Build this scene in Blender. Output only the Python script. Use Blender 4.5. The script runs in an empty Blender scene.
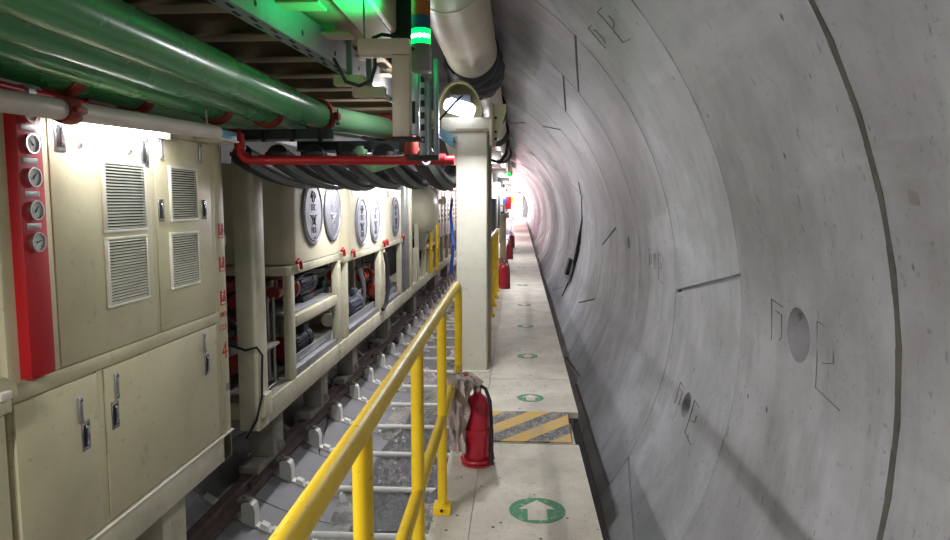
import bpy, bmesh, math, random
from mathutils import Vector, Matrix
PI = math.pi
RND = random.Random(7)
SC = bpy.context.scene
COL = SC.collection
V = Vector

# ------------------------------------------------------------------ colour + materials
def lin(r, g, b):
    f = lambda c: (c/255/12.92) if c/255 <= .04045 else ((c/255+.055)/1.055)**2.4
    return (f(r), f(g), f(b), 1)

def nodes(name):
    m = bpy.data.materials.new(name); m.use_nodes = True
    nt = m.node_tree; return m, nt, nt.nodes['Principled BSDF']

def N(nt, kind, **kw):
    n = nt.nodes.new(kind)
    for k, v in kw.items():
        if k in n.inputs: n.inputs[k].default_value = v
        else: setattr(n, k, v)
    return n

def mixc(nt, fac, a, b, mode='MIX'):
    n = nt.nodes.new('ShaderNodeMix'); n.data_type = 'RGBA'; n.blend_type = mode
    for sock, v in ((n.inputs[0], fac), (n.inputs[6], a), (n.inputs[7], b)):
        if hasattr(v, 'is_output'): nt.links.new(v, sock)
        else: sock.default_value = v
    return n.outputs[2]

def ramp(nt, src, stops):
    r = nt.nodes.new('ShaderNodeValToRGB'); e = r.color_ramp.elements
    while len(e) < len(stops): e.new(.5)
    for k, (p, c) in enumerate(stops):
        e[k].position = p; e[k].color = c if len(c) == 4 else (*c, 1)
    nt.links.new(src, r.inputs[0]); return r.outputs[0]

def coords(nt, scale=(1, 1, 1)):
    t = N(nt, 'ShaderNodeTexCoord'); mp = N(nt, 'ShaderNodeMapping')
    mp.inputs['Scale'].default_value = scale
    nt.links.new(t.outputs['Object'], mp.inputs['Vector']); return mp.outputs[0]

def noise(nt, vec, scale, detail=4, rough=.55):
    n = N(nt, 'ShaderNodeTexNoise'); n.inputs['Scale'].default_value = scale
    n.inputs['Detail'].default_value = detail; n.inputs['Roughness'].default_value = rough
    nt.links.new(vec, n.inputs['Vector']); return n.outputs[0]

def bump(nt, bsdf, h, strength=.2, dist=.01):
    b = N(nt, 'ShaderNodeBump'); b.inputs['Strength'].default_value = strength; b.inputs['Distance'].default_value = dist
    nt.links.new(h, b.inputs['Height']); nt.links.new(b.outputs[0], bsdf.inputs['Normal'])

W1, B0 = (1, 1, 1, 1), (0, 0, 0, 1)
def paint(name, rgb, rough=.45, metal=0, dirt=.35, dirt_rgb=(70, 60, 45), wear=.0, wear_rgb=(120, 110, 100), scale=3., bumpy=.03, coat=0):
    """painted or bare surface with grime clouds, small scuffs and fine bump"""
    m, nt, b = nodes(name); v = coords(nt)
    base = lin(*rgb)
    n1 = noise(nt, v, scale, 6, .6)
    f1 = ramp(nt, n1, [(.45, B0), (.8, (dirt, dirt, dirt, 1))])
    c = mixc(nt, f1, base, lin(*dirt_rgb))
    n2 = noise(nt, v, scale*9, 5, .7)
    f2 = ramp(nt, n2, [(.62, B0), (.70, (dirt*.8,)*3+(1,))])
    c = mixc(nt, f2, c, lin(*dirt_rgb))
    if wear:
        n3 = noise(nt, v, scale*5, 8, .75)
        f3 = ramp(nt, n3, [(.60, B0), (.64, (wear,)*3+(1,))])
        c = mixc(nt, f3, c, lin(*wear_rgb))
    nt.links.new(c, b.inputs['Base Color'])
    r = ramp(nt, n1, [(.3, (rough,)*3), (.8, (min(1, rough+.2),)*3)])
    nt.links.new(r, b.inputs['Roughness'])
    b.inputs['Metallic'].default_value = metal
    if coat: b.inputs['Coat Weight'].default_value = coat
    if bumpy: bump(nt, b, n2, bumpy*4, .004)
    return m

def flat(name, rgb, rough=.5, metal=0):
    m, nt, b = nodes(name); v = coords(nt)
    n = noise(nt, v, 14, 3); c = mixc(nt, ramp(nt, n, [(.4, B0), (.9, (.25,)*3)]), lin(*rgb), lin(*[int(x*.7) for x in rgb]))
    nt.links.new(c, b.inputs['Base Color']); b.inputs['Roughness'].default_value = rough; b.inputs['Metallic'].default_value = metal
    return m

def glow(name, rgb, strength, base=(220, 220, 220)):
    m, nt, b = nodes(name)
    b.inputs['Base Color'].default_value = lin(*base)
    b.inputs['Emission Color'].default_value = lin(*rgb); b.inputs['Emission Strength'].default_value = strength
    return m

def concrete():
    m, nt, b = nodes('cast_concrete')
    v = coords(nt); vs = coords(nt, (1, 1, .22)); va = coords(nt, (2.2, .25, .9))
    oi = N(nt, 'ShaderNodeObjectInfo')
    n1 = noise(nt, v, .9, 6, .62); n2 = noise(nt, vs, 5, 6, .65); n3 = noise(nt, v, 28, 4, .7); n4 = noise(nt, va, 2.0, 5, .6)
    c = mixc(nt, ramp(nt, n1, [(.36, B0), (.66, W1)]), lin(148, 147, 149), lin(196, 196, 203))
    c = mixc(nt, ramp(nt, n2, [(.48, B0), (.75, (.5,)*3)]), c, lin(124, 122, 121))
    c = mixc(nt, ramp(nt, n4, [(.56, B0), (.66, (.35,)*3)]), c, lin(208, 208, 214))
    c = mixc(nt, ramp(nt, n3, [(.60, B0), (.72, (.5,)*3)]), c, lin(92, 90, 88))
    # bug holes and short scuffs
    vo = N(nt, 'ShaderNodeTexVoronoi'); vo.inputs['Scale'].default_value = 5.5; nt.links.new(coords(nt, (1, 1, .55)), vo.inputs['Vector'])
    hole = ramp(nt, vo.outputs['Distance'], [(.035, W1), (.065, B0)])
    c = mixc(nt, hole, c, lin(85, 82, 80))
    sc = noise(nt, coords(nt, (3, 3, 1.1)), 6, 2, .5); sf = ramp(nt, sc, [(.695, B0), (.715, (.45,)*3)])
    c = mixc(nt, sf, c, lin(105, 102, 100))
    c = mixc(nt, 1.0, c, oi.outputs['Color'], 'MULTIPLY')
    # slurry film dried on the invert, with the shade under the gantry painted in
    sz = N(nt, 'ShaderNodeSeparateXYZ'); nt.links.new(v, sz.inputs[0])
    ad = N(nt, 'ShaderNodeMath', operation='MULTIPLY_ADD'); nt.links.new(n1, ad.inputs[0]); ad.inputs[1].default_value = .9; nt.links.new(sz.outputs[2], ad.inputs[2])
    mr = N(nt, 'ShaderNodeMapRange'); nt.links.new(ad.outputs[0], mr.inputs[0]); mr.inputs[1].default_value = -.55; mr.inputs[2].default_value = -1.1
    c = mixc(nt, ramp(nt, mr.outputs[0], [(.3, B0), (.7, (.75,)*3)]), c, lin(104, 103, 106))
    nt.links.new(c, b.inputs['Base Color'])
    nt.links.new(ramp(nt, n1, [(.3, (.5,)*3), (.8, (.72,)*3)]), b.inputs['Roughness'])
    b.inputs['Specular IOR Level'].default_value = .35
    bump(nt, b, n3, .12, .004)
    return m

def deckmat():
    m, nt, b = nodes('gritty_deck_paint'); v = coords(nt)
    n1 = noise(nt, v, 2.2, 7, .68); n2 = noise(nt, v, 60, 3, .7); n3 = noise(nt, v, 11, 6, .75)
    c = mixc(nt, ramp(nt, n1, [(.38, B0), (.72, (.85,)*3)]), lin(216, 207, 193), lin(170, 160, 146))
    c = mixc(nt, ramp(nt, n3, [(.58, B0), (.70, (.5,)*3)]), c, lin(128, 121, 108))
    c = mixc(nt, ramp(nt, n2, [(.60, B0), (.68, (.5,)*3)]), c, lin(120, 114, 102))
    vo = N(nt, 'ShaderNodeTexVoronoi'); vo.inputs['Scale'].default_value = 9; nt.links.new(v, vo.inputs['Vector'])
    c = mixc(nt, ramp(nt, vo.outputs['Distance'], [(.06, W1), (.1, B0)]), c, lin(70, 66, 60))
    nt.links.new(c, b.inputs['Base Color']); b.inputs['Roughness'].default_value = .7
    bump(nt, b, n2, .3, .003); return m

def hazardmat():
    m, nt, b = nodes('hazard_stripes'); t = N(nt, 'ShaderNodeTexCoord'); s = N(nt, 'ShaderNodeSeparateXYZ')
    nt.links.new(t.outputs['Object'], s.inputs[0])
    a = N(nt, 'ShaderNodeMath', operation='MULTIPLY'); nt.links.new(s.outputs[0], a.inputs[0]); a.inputs[1].default_value = -.80
    d = N(nt, 'ShaderNodeMath', operation='ADD'); nt.links.new(a.outputs[0], d.inputs[0]); nt.links.new(s.outputs[1], d.inputs[1])
    q = N(nt, 'ShaderNodeMath', operation='DIVIDE'); nt.links.new(d.outputs[0], q.inputs[0]); q.inputs[1].default_value = .262
    fr = N(nt, 'ShaderNodeMath', operation='FRACT'); nt.links.new(q.outputs[0], fr.inputs[0])
    f = ramp(nt, fr.outputs[0], [(.48, B0), (.50, W1), (.98, W1), (1., B0)])
    c = mixc(nt, f, lin(222, 178, 84), lin(92, 92, 102))
    v = coords(nt); n2 = noise(nt, v, 70, 3, .7); n1 = noise(nt, v, 7, 6, .75)
    c = mixc(nt, ramp(nt, n2, [(.46, B0), (.64, (.7,)*3)]), c, lin(184, 174, 156))
    c = mixc(nt, ramp(nt, n1, [(.50, B0), (.62, (.6,)*3)]), c, lin(176, 166, 150))
    nt.links.new(c, b.inputs['Base Color']); b.inputs['Roughness'].default_value = .75; bump(nt, b, n2, .4, .003); return m

def mudmat():
    m, nt, b = nodes('wet_slurry'); v = coords(nt)
    n1 = noise(nt, v, 3.2, 8, .68); n2 = noise(nt, v, 14, 6, .7)
    c = mixc(nt, ramp(nt, n1, [(.38, B0), (.68, W1)]), lin(150, 147, 138), lin(74, 74, 73))
    nt.links.new(c, b.inputs['Base Color'])
    nt.links.new(ramp(nt, n1, [(.42, (.5,)*3), (.6, (.12,)*3)]), b.inputs['Roughness'])
    bump(nt, b, n2, .6, .03); return m

def filmmat():
    m, nt, b = nodes('crumpled_clear_film'); v = coords(nt); n2 = noise(nt, v, 16, 6, .7)
    b.inputs['Base Color'].default_value = lin(118, 118, 120); b.inputs['Roughness'].default_value = .12; b.inputs['Metallic'].default_value = .35
    bump(nt, b, n2, .8, .04); return m

def discmat():
    m, nt, b = nodes('green_floor_paint'); v = coords(nt)
    n1 = noise(nt, v, 30, 6, .75)
    c = mixc(nt, ramp(nt, n1, [(.54, B0), (.64, (.75,)*3)]), lin(66, 134, 98), lin(190, 192, 176))
    nt.links.new(c, b.inputs['Base Color']); b.inputs['Roughness'].default_value = .7; return m

M = dict(
    cream=paint('cream_gloss_paint', (206, 198, 164), .38, dirt=.30, dirt_rgb=(120, 106, 76), wear=.35, wear_rgb=(120, 108, 84), scale=2.2),
    cream2=paint('cream_frame_paint', (208, 203, 178), .42, dirt=.4, dirt_rgb=(118, 106, 84), wear=.4, wear_rgb=(110, 100, 84), scale=3),
    white=paint('off_white_paint', (226, 222, 206), .4, dirt=.25, dirt_rgb=(130, 120, 100), wear=.25, scale=2.5),
    tank=paint('tank_paint', (218, 212, 186), .3, dirt=.2, dirt_rgb=(140, 128, 100), scale=2),
    duct=paint('duct_paint', (206, 196, 170), .35, dirt=.35, dirt_rgb=(120, 106, 82), wear=.2, scale=2),
    tan=paint('tan_beam_paint', (178, 162, 132), .5, dirt=.5, dirt_rgb=(84, 70, 52), scale=3),
    olive=paint('olive_hood_paint', (150, 144, 108), .5, dirt=.4, dirt_rgb=(90, 84, 60), scale=4),
    green=paint('green_pipe_paint', (74, 150, 92), .17, dirt=.2, dirt_rgb=(50, 104, 64), scale=1.5, bumpy=0),
    lgreen=paint('pale_green_paint', (140, 200, 150), .25, dirt=.3, dirt_rgb=(160, 140, 104), scale=3, bumpy=0),
    red=paint('signal_red_paint', (188, 20, 30), .35, dirt=.3, dirt_rgb=(110, 12, 20), scale=3),
    dred=paint('dull_red_paint', (150, 54, 44), .45, dirt=.5, dirt_rgb=(84, 34, 26), scale=8),
    extred=paint('extinguisher_red', (176, 22, 44), .3, dirt=.3, dirt_rgb=(130, 20, 34), scale=4, coat=.4),
    yellow=paint('handrail_yellow', (238, 200, 30), .36, dirt=.35, dirt_rgb=(160, 118, 20), wear=.5, wear_rgb=(110, 92, 50), scale=5),
    steel=paint('galvanised_steel', (168, 170, 174), .38, .75, dirt=.3, dirt_rgb=(90, 90, 92), scale=5),
    strut=paint('strut_steel', (140, 146, 150), .4, .6, dirt=.3, dirt_rgb=(70, 74, 76), scale=6),
    chrome=flat('polished_chrome', (205, 205, 208), .2, .9),
    lid=paint('grey_lid_metal', (150, 150, 160), .45, .35, dirt=.3, dirt_rgb=(90, 90, 96), scale=9),
    lidd=paint('dark_lid_metal', (112, 112, 120), .5, .3, dirt=.3, dirt_rgb=(60, 60, 66), scale=9),
    lidi=paint('lid_lettering', (84, 84, 94), .5, .3, scale=9),
    rail=paint('rail_steel', (98, 84, 80), .5, .35, dirt=.6, dirt_rgb=(70, 42, 34), scale=7),
    sleeper=paint('sleeper_paint', (228, 227, 222), .6, dirt=.4, dirt_rgb=(140, 136, 128), scale=5),
    skid=paint('dusty_steel', (150, 146, 134), .6, .1, dirt=.6, dirt_rgb=(84, 78, 68), scale=6),
    black=paint('black_rubber', (26, 26, 28), .5, dirt=.3, dirt_rgb=(60, 58, 54), scale=8),
    bag=paint('black_duct_cloth', (20, 20, 28), .45, dirt=.2, dirt_rgb=(20, 20, 24), scale=8),
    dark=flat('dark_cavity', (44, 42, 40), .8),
    motor=paint('motor_blue_grey', (66, 72, 86), .45, .2, dirt=.5, dirt_rgb=(34, 36, 40), scale=8),
    valve=paint('rust_red_valve', (150, 50, 42), .45, dirt=.5, dirt_rgb=(70, 30, 24), scale=8),
    blue=paint('blue_hose', (40, 92, 190), .4, dirt=.2, scale=5),
    cyan=paint('pale_blue_box', (120, 176, 200), .45, dirt=.3, scale=6),
    teal=paint('dark_teal_tray', (44, 62, 66), .5, dirt=.3, scale=5),
    grey=paint('grey_box_paint', (98, 102, 110), .45, dirt=.2, dirt_rgb=(60, 60, 64), scale=5),
    strap=paint('grey_green_strap', (112, 126, 120), .5, dirt=.4, dirt_rgb=(60, 64, 60), scale=12),
    slot=flat('slot_dark', (18, 18, 20), .7),
    dial=flat('white_dial', (228, 230, 232), .3),
    ink=flat('black_ink', (24, 24, 26), .5),
    redink=flat('red_marking', (200, 44, 40), .5),
    whiteink=flat('white_marking', (230, 228, 220), .5),
    paper=flat('paper_sheet', (212, 206, 196), .7),
    plate=flat('etched_plate', (160, 156, 156), .4, .5),
    rag=paint('dirty_cloth', (196, 180, 172), .9, dirt=.95, dirt_rgb=(48, 40, 38), wear=.9, wear_rgb=(66, 52, 50), scale=11),
    orange=flat('amber_lens', (170, 96, 40), .25),
    bluel=flat('blue_lens', (24, 92, 120), .25),
    joint=paint('joint_filler', (88, 84, 78), .8, dirt=.5, dirt_rgb=(40, 38, 36), scale=9),
    mark=paint('mould_mark_concrete', (112, 110, 108), .8, scale=6),
    pinkish=paint('aged_white_pipe_paint', (204, 192, 184), .4, dirt=.35, dirt_rgb=(130, 112, 96), scale=3),
    kerb=paint('gutter_concrete', (130, 130, 134), .75, dirt=.4, dirt_rgb=(84, 82, 80), scale=4),
    concrete=concrete(), deck=deckmat(), hazard=hazardmat(), mud=mudmat(), film=filmmat(), disc=discmat(),
    patch=paint('patch_mortar', (128, 124, 120), .8, dirt=.5, dirt_rgb=(92, 88, 84), scale=5),
    tube=glow('fluorescent_tube', (245, 248, 255), 140), tubenear=glow('near_fluorescent_tube', (245, 248, 255), 42), lampface=glow('bulkhead_lens', (235, 242, 255), 7),
    greenled=glow('green_beacon_lens', (0, 255, 90), 3.2, (20, 160, 80)), greencore=glow('green_beacon_core', (170, 255, 205), 12),
    flood=glow('floodlight_face', (255, 246, 244), 40),
)

# ------------------------------------------------------------------ mesh helper
class MB:
    def __init__(s): s.bm = bmesh.new()
    def box(s, lo, hi, bev=0, rot=None, piv=None):
        lo, hi = V(lo), V(hi)
        g = bmesh.ops.create_cube(s.bm, size=1)['verts']
        for v in g: v.co = V([(lo[i]+hi[i])/2 + v.co[i]*(hi[i]-lo[i]) for i in range(3)])
        if bev:
            es = list({e for v in g for e in v.link_edges})
            r = bmesh.ops.bevel(s.bm, geom=es, offset=bev, segments=2, affect='EDGES', profile=.5)
            g = list({v for f in r['faces'] for v in f.verts} | {v for v in g if v.is_valid})
        if rot is not None:
            p = V(piv) if piv is not None else (lo+hi)/2
            for v in g: v.co = p + rot @ (v.co-p)
        return s
    def frame(s, d):
        d = d.normalized(); a = V((0, 0, 1)) if abs(d.z) < .9 else V((1, 0, 0))
        x = d.cross(a).normalized(); return x, x.cross(d)
    def tube(s, pts, r, seg=14, cap=True, closed=False):
        pts = [V(p) for p in pts]; n = len(pts); rings = []
        rs = r if isinstance(r, (list, tuple)) else [r]*n
        px = None
        for i, p in enumerate(pts):
            d = (pts[(i+1) % n]-pts[i-1]) if closed else (pts[min(i+1, n-1)]-pts[max(i-1, 0)])
            d.normalize()
            if px is None: x, y = s.frame(d)
            else:
                x = (px - d*px.dot(d)).normalized(); y = d.cross(x)
            px = x
            y = d.cross(x)
            rings.append([s.bm.verts.new(p + (x*math.cos(2*PI*k/seg)+y*math.sin(2*PI*k/seg))*rs[i]) for k in range(seg)])
        m = n if closed else n-1
        for i in range(m):
            a, b = rings[i], rings[(i+1) % n]
            for k in range(seg): s.bm.faces.new((a[k], a[(k+1) % seg], b[(k+1) % seg], b[k]))
        if cap and not closed:
            s.bm.faces.new(list(reversed(rings[0]))); s.bm.faces.new(rings[-1])
        return s
    def cyl(s, a, b, r, seg=24): return s.tube([a, b], r, seg)
    def lathe(s, o, axis, prof, seg=32):
        """prof: (distance along axis, radius)"""
        o, d = V(o), V(axis).normalized(); x, y = s.frame(d); rings = []
        for t, r in prof:
            if r < 1e-5: rings.append([s.bm.verts.new(o+d*t)])
            else: rings.append([s.bm.verts.new(o+d*t+(x*math.cos(2*PI*k/seg)+y*math.sin(2*PI*k/seg))*r) for k in range(seg)])
        for a, b in zip(rings, rings[1:]):
            for k in range(seg):
                j = (k+1) % seg
                if len(a) == 1 and len(b) == 1: continue
                if len(a) == 1: s.bm.faces.new((a[0], b[j], b[k]))
                elif len(b) == 1: s.bm.faces.new((a[k], a[j], b[0]))
                else: s.bm.faces.new((a[k], a[j], b[j], b[k]))
        if len(rings[0]) > 1: s.bm.faces.new(list(reversed(rings[0])))
        if len(rings[-1]) > 1: s.bm.faces.new(rings[-1])
        return s
    def prism(s, poly, ext):
        """closed 3-D polygon extruded by a vector"""
        a = [s.bm.verts.new(V(p)) for p in poly]; b = [s.bm.verts.new(V(p)+V(ext)) for p in poly]; n = len(a)
        s.bm.faces.new(list(reversed(a))); s.bm.faces.new(b)
        for i in range(n): s.bm.faces.new((a[i], a[(i+1) % n], b[(i+1) % n], b[i]))
        return s
    def build(s, name, mat, parent=None, label=None, smooth=35):
        bm = s.bm
        bmesh.ops.recalc_face_normals(bm, faces=bm.faces)
        if parent is not None:
            o_ = ORG[parent.name]
            for v in bm.verts: v.co -= o_
        me = bpy.data.meshes.new(name); bm.to_mesh(me); bm.free()
        for p in me.polygons: p.use_smooth = True
        me.set_sharp_from_angle(angle=math.radians(smooth))
        me.materials.append(M[mat] if isinstance(mat, str) else mat)
        o = bpy.data.objects.new(name, me); COL.objects.link(o)
        if parent is not None: o.parent = parent; ORG[o.name] = ORG[parent.name]
        else: ORG[o.name] = V((0, 0, 0))
        if label: o['label'] = label
        return o
ORG = {}

def tag(o, label, cat, group=None, kind=None):
    o['label'] = label; o['category'] = cat
    if group: o['group'] = group
    if kind: o['kind'] = kind
    return o
def thing(name, label, cat, loc, group=None):
    o = bpy.data.objects.new(name, None); COL.objects.link(o); o.location = loc
    o.empty_display_size = .1
    ORG[o.name] = V(loc); return tag(o, label, cat, group)
def struct(o): o['kind'] = 'structure'; return o
def recentre(o, loc):
    """move a single-mesh thing's origin to its base without moving it"""
    loc = V(loc); o.data.transform(Matrix.Translation(-loc)); o.location = loc; ORG[o.name] = loc; return o
def copy_tree(o, parent=None):
    c = o.copy(); COL.objects.link(c)
    if parent is not None: c.parent = parent
    for ch in list(o.children): copy_tree(ch, c)
    return c
def dup(o, loc, label, group=None, rotz=None):
    c = copy_tree(o); c.location = loc; c['label'] = label
    if group: c['group'] = group
    if rotz is not None: c.rotation_euler.z = rotz
    return c
def arc(c, r, a0, a1, n, u, w):
    c, u, w = V(c), V(u), V(w)
    return [c+u*(r*math.cos(a0+(a1-a0)*i/n))+w*(r*math.sin(a0+(a1-a0)*i/n)) for i in range(n+1)]
def text_mb(txt, size, at_, right, up, depth=.002, mb=None):
    cu = bpy.data.curves.new('t', 'FONT'); cu.body = txt; cu.size = size; cu.extrude = depth/2; cu.align_x = 'CENTER'; cu.align_y = 'CENTER'
    ob = bpy.data.objects.new('t', cu); COL.objects.link(ob)
    bpy.context.view_layer.update()
    me = bpy.data.meshes.new_from_object(ob.evaluated_get(bpy.context.evaluated_depsgraph_get()))
    r, u = V(right), V(up); n = r.cross(u)
    for v in me.vertices: v.co = V(at_)+r*v.co.x+u*v.co.y+n*v.co.z
    mb = mb or MB(); mb.bm.from_mesh(me)
    bpy.data.objects.remove(ob); bpy.data.curves.remove(cu); bpy.data.meshes.remove(me)
    return mb

# ------------------------------------------------------------------ tunnel lining
CX, CZ, R, LR = -1.49, .925, 2.7, 1.513
def wp(th, y, r=R):
    a = math.radians(th); return V((CX+r*math.cos(a), y, CZ+r*math.sin(a)))
def floor_z(x): return CZ-math.sqrt(R*R-(x-CX)**2)

JOINTS = {  # ring index: [(angle at near edge, angle at far edge)] of the longitudinal joints, degrees
    -1: [(62, 56), (122, 128), (182, 176), (242, 248), (302, 298)],
    0: [(52, 57), (112, 106), (172, 178), (232, 226), (318, 323)],
    1: [(66, 60), (118, 124), (178, 172), (238, 244), (300, 296)],
    2: [(6.1, .2), (62, 67), (126, 121), (180, 186), (256, 250), (324.2, 331.3)],
    3: [(44.9, 39.8), (98, 104), (160, 154), (218, 224), (284, 278), (325.4, 325.3)],
    4: [(44.5, 40.3), (104, 110), (166, 160), (226, 232), (286, 280), (325.6, 325.4)],
    5: [(8.1, 1.7), (68, 74), (128, 122), (188, 194), (248, 242), (327.5, 325)],
}
HOLES = {1: (2.95, 2.4, .118), 2: (4.48, -14.1, .085), 3: (5.99, 3.6, .075), 4: (7.36, 5.3, .07)}
RING0 = .667
def ring(k):
    y0 = RING0+k*LR; y1 = y0+LR; g = .006
    fine = k < 9
    jl = JOINTS.get(k) or [(((i*60+(k*37) % 60)+(3 if i % 2 else -3)), ((i*60+(k*37) % 60)+(-3 if i % 2 else 3))) for i in range(6)]
    st = []                                            # (near angle, far angle, groove depth)
    w = .17 if fine else .2
    for i, (a, b) in enumerate(jl):
        a2, b2 = jl[(i+1) % len(jl)]
        if i == len(jl)-1: a2 += 360; b2 += 360
        if fine: st += [(a-w, b-w, .035), (a+w, b+w, .035), (a+w+.12, b+w+.12, 0)]
        else: st += [(a, b, .012), (a+.5, b+.5, 0)]
        n = 18 if fine else (14 if k < 16 else 9)
        e = w+.12 if fine else .5
        for q in range(1, n):
            t = q/n; st.append((a+e+(a2-a-2*e)*t, b+e+(b2-b-2*e)*t, 0))
        st.append((a2-e, b2-e, 0))
    bm = bmesh.new(); L = y1-y0; rows = []
    prof = [(g, .16), (g, .010), (g+.008, 0), (L-g-.008, 0), (L-g, .010), (L-g, .16)]
    for a, b, d in st:
        row = []
        for y, dr in prof:
            t = y/L; row.append(bm.verts.new(wp(a+(b-a)*t, y0+y, R+max(dr, d if dr < .04 else 0))))
        rows.append(row)
    n = len(rows); m = len(prof)
    for i in range(n):
        p, q = rows[i], rows[(i+1) % n]
        for j in range(m): bm.faces.new((p[j], q[j], q[(j+1) % m], p[(j+1) % m]))
    mb = MB(); mb.bm.free(); mb.bm = bm
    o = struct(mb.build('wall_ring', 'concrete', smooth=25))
    f = [.78, .80, .86, 1.0, .97, 1.0, .95, 1.0][k % 8] if k >= 0 else .8
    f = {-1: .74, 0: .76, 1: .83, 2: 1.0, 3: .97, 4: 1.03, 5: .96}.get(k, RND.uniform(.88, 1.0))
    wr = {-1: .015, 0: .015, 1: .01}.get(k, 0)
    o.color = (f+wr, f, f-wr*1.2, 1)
    if k in HOLES:
        y, th, r = HOLES[k]
        ax = wp(th, y, R+1)-wp(th, y, R); ax.normalize()
        c = MB(); c.lathe(wp(th, y, R-.05), ax, [(0, r*1.04), (.05, r), (.18, r*.70)], 40)
        cut = c.build('cut', 'concrete')
        md = o.modifiers.new('b', 'BOOLEAN'); md.object = cut; md.operation = 'DIFFERENCE'; md.solver = 'EXACT'
        dg = bpy.context.evaluated_depsgraph_get(); dg.update()
        me = bpy.data.meshes.new_from_object(o.evaluated_get(dg)); o.modifiers.clear(); o.data = me
        me.set_sharp_from_angle(angle=math.radians(25))
        bpy.data.objects.remove(cut)
    return o
NR = 48
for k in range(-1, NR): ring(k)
YEND = RING0+NR*LR
# grout filler that shows in the ring joints: one band behind each joint
for k in range(0, 14):
    mb = MB(); y = RING0+k*LR; wd = .017 if k == 1 else .012; dd = -.0035 if k == 1 else .022
    vs = [[mb.bm.verts.new(wp(a*1, y+sy*wd, R+dr)) for sy, dr in ((-1, dd), (1, dd), (1, .05), (-1, .05))] for a in range(360)]
    for i in range(360):
        for j in range(4): mb.bm.faces.new((vs[i][j], vs[(i+1) % 360][j], vs[(i+1) % 360][(j+1) % 4], vs[i][(j+1) % 4]))
    struct(mb.build('trim_ring_joint', 'joint' if k == 1 else 'slot'))
# mould marks cast beside the lifting sockets: thin raised outlines
def wall_line(mb, pts, r=.0022):
    P = []
    for (y0, t0), (y1, t1) in zip(pts, pts[1:]):
        for q in range(6): P.append(wp(t0+(t1-t0)*q/6, y0+(y1-y0)*q/6, R-.004))
    P.append(wp(pts[-1][1], pts[-1][0], R-.004)); mb.tube(P, r, 6)
def mould_mark(y, th, s):
    for pts in ([(y+.30*s, th+2.6*s), (y+.30*s, th-1.6*s)], [(y+.30*s, th+2.6*s), (y+.16*s, th+2.2*s)], [(y+.25*s, th+1.6*s), (y+.18*s, th+1.4*s), (y+.18*s, th-.8*s), (y+.21*s, th-1.2*s)]):
        mb = MB(); wall_line(mb, pts, .0022); struct(mb.build('trim_mould_mark', 'mark'))
    for pts in ([(y-.19*s, th+2.2*s), (y-.19*s, th-3.6*s)], [(y-.19*s, th+2.2*s), (y-.34*s, th+1.8*s)], [(y-.33*s, th+.4*s), (y-.33*s, th-.8*s), (y-.24*s, th-1.2*s)], [(y-.19*s, th-3.6*s), (y-.40*s, th-4.2*s)]):
        mb = MB(); wall_line(mb, pts, .0022); struct(mb.build('trim_mould_mark', 'mark'))
mould_mark(2.95, 2.2, 1.0); mould_mark(4.48, -14.2, .8); mould_mark(5.99, 3.6, .8); mould_mark(4.5, 41, .9)
def wall_patch(ya, yb, ta, tb, mat='patch', d=.0025):
    mb = MB(); n = 8; g = [[mb.bm.verts.new(wp(ta+(tb-ta)*i/n, y, R-d)) for i in range(n+1)] for y in (ya, yb)]
    h = [[mb.bm.verts.new(wp(ta+(tb-ta)*i/n, y, R+.004)) for i in range(n+1)] for y in (ya, yb)]
    for i in range(n):
        mb.bm.faces.new((g[0][i], g[0][i+1], g[1][i+1], g[1][i])); mb.bm.faces.new((h[0][i], h[0][i+1], h[1][i+1], h[1][i]))
        for q in (0, 1): mb.bm.faces.new((g[q][i], g[q][i+1], h[q][i+1], h[q][i]))
    for i in (0, n): mb.bm.faces.new((g[0][i], g[1][i], h[1][i], h[0][i]))
    return struct(mb.build('trim_mortar_patch', mat))
wall_patch(1.52, 2.02, 15.2, 15.7); wall_patch(1.98, 2.03, 12.0, 15.3); wall_patch(1.86, 2.0, 11.4, 12.1)
# invert: wet slurry lying in the bottom of the rings, and the tunnel's far end
mb = MB(); nx, ny = 30, 150; g = []
for j in range(ny+1):
    y = 1.0+j*.2; row = []
    for i in range(nx+1):
        x = -1.95+i*(1.55/nx); h = .035*math.sin(x*7+y*2.1)+.03*math.sin(y*5.3+x*3)+RND.uniform(-.018, .018)
        row.append(mb.bm.verts.new((x, y, floor_z(x)+.0+max(-.06, h+.02+(.03 if x > -1.2 else -.01)))))
    g.append(row)
for j in range(ny):
    for i in range(nx): mb.bm.faces.new((g[j][i], g[j][i+1], g[j+1][i+1], g[j+1][i]))
struct(mb.build('floor', 'mud', smooth=80))
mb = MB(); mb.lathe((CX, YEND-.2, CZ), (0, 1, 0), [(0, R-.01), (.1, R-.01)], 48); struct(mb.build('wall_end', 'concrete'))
# gutter strip in the haunch beside the walkway
for j in range(9):
    y0 = .7+j*1.513
    mb = MB(); n = 6; a0, a1 = -41.5, -37.2
    f = [mb.bm.verts.new(wp(a0+(a1-a0)*i/n, y0+.008, R-.012)) for i in range(n+1)]; b = [mb.bm.verts.new(wp(a0+(a1-a0)*i/n, y0+1.505, R-.012)) for i in range(n+1)]
    f2 = [mb.bm.verts.new(wp(a0+(a1-a0)*i/n, y0+.008, R+.002)) for i in range(n+1)]; b2 = [mb.bm.verts.new(wp(a0+(a1-a0)*i/n, y0+1.505, R+.002)) for i in range(n+1)]
    for i in range(n):
        mb.bm.faces.new((f[i], f[i+1], b[i+1], b[i])); mb.bm.faces.new((f2[i], f2[i+1], b2[i+1], b2[i])); mb.bm.faces.new((f[i], f[i+1], f2[i+1], f2[i])); mb.bm.faces.new((b[i], b[i+1], b2[i+1], b2[i]))
    for i in (0, n): mb.bm.faces.new((f[i], b[i], b2[i], f2[i]))
    struct(mb.build('trim_gutter', 'kerb'))

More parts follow.
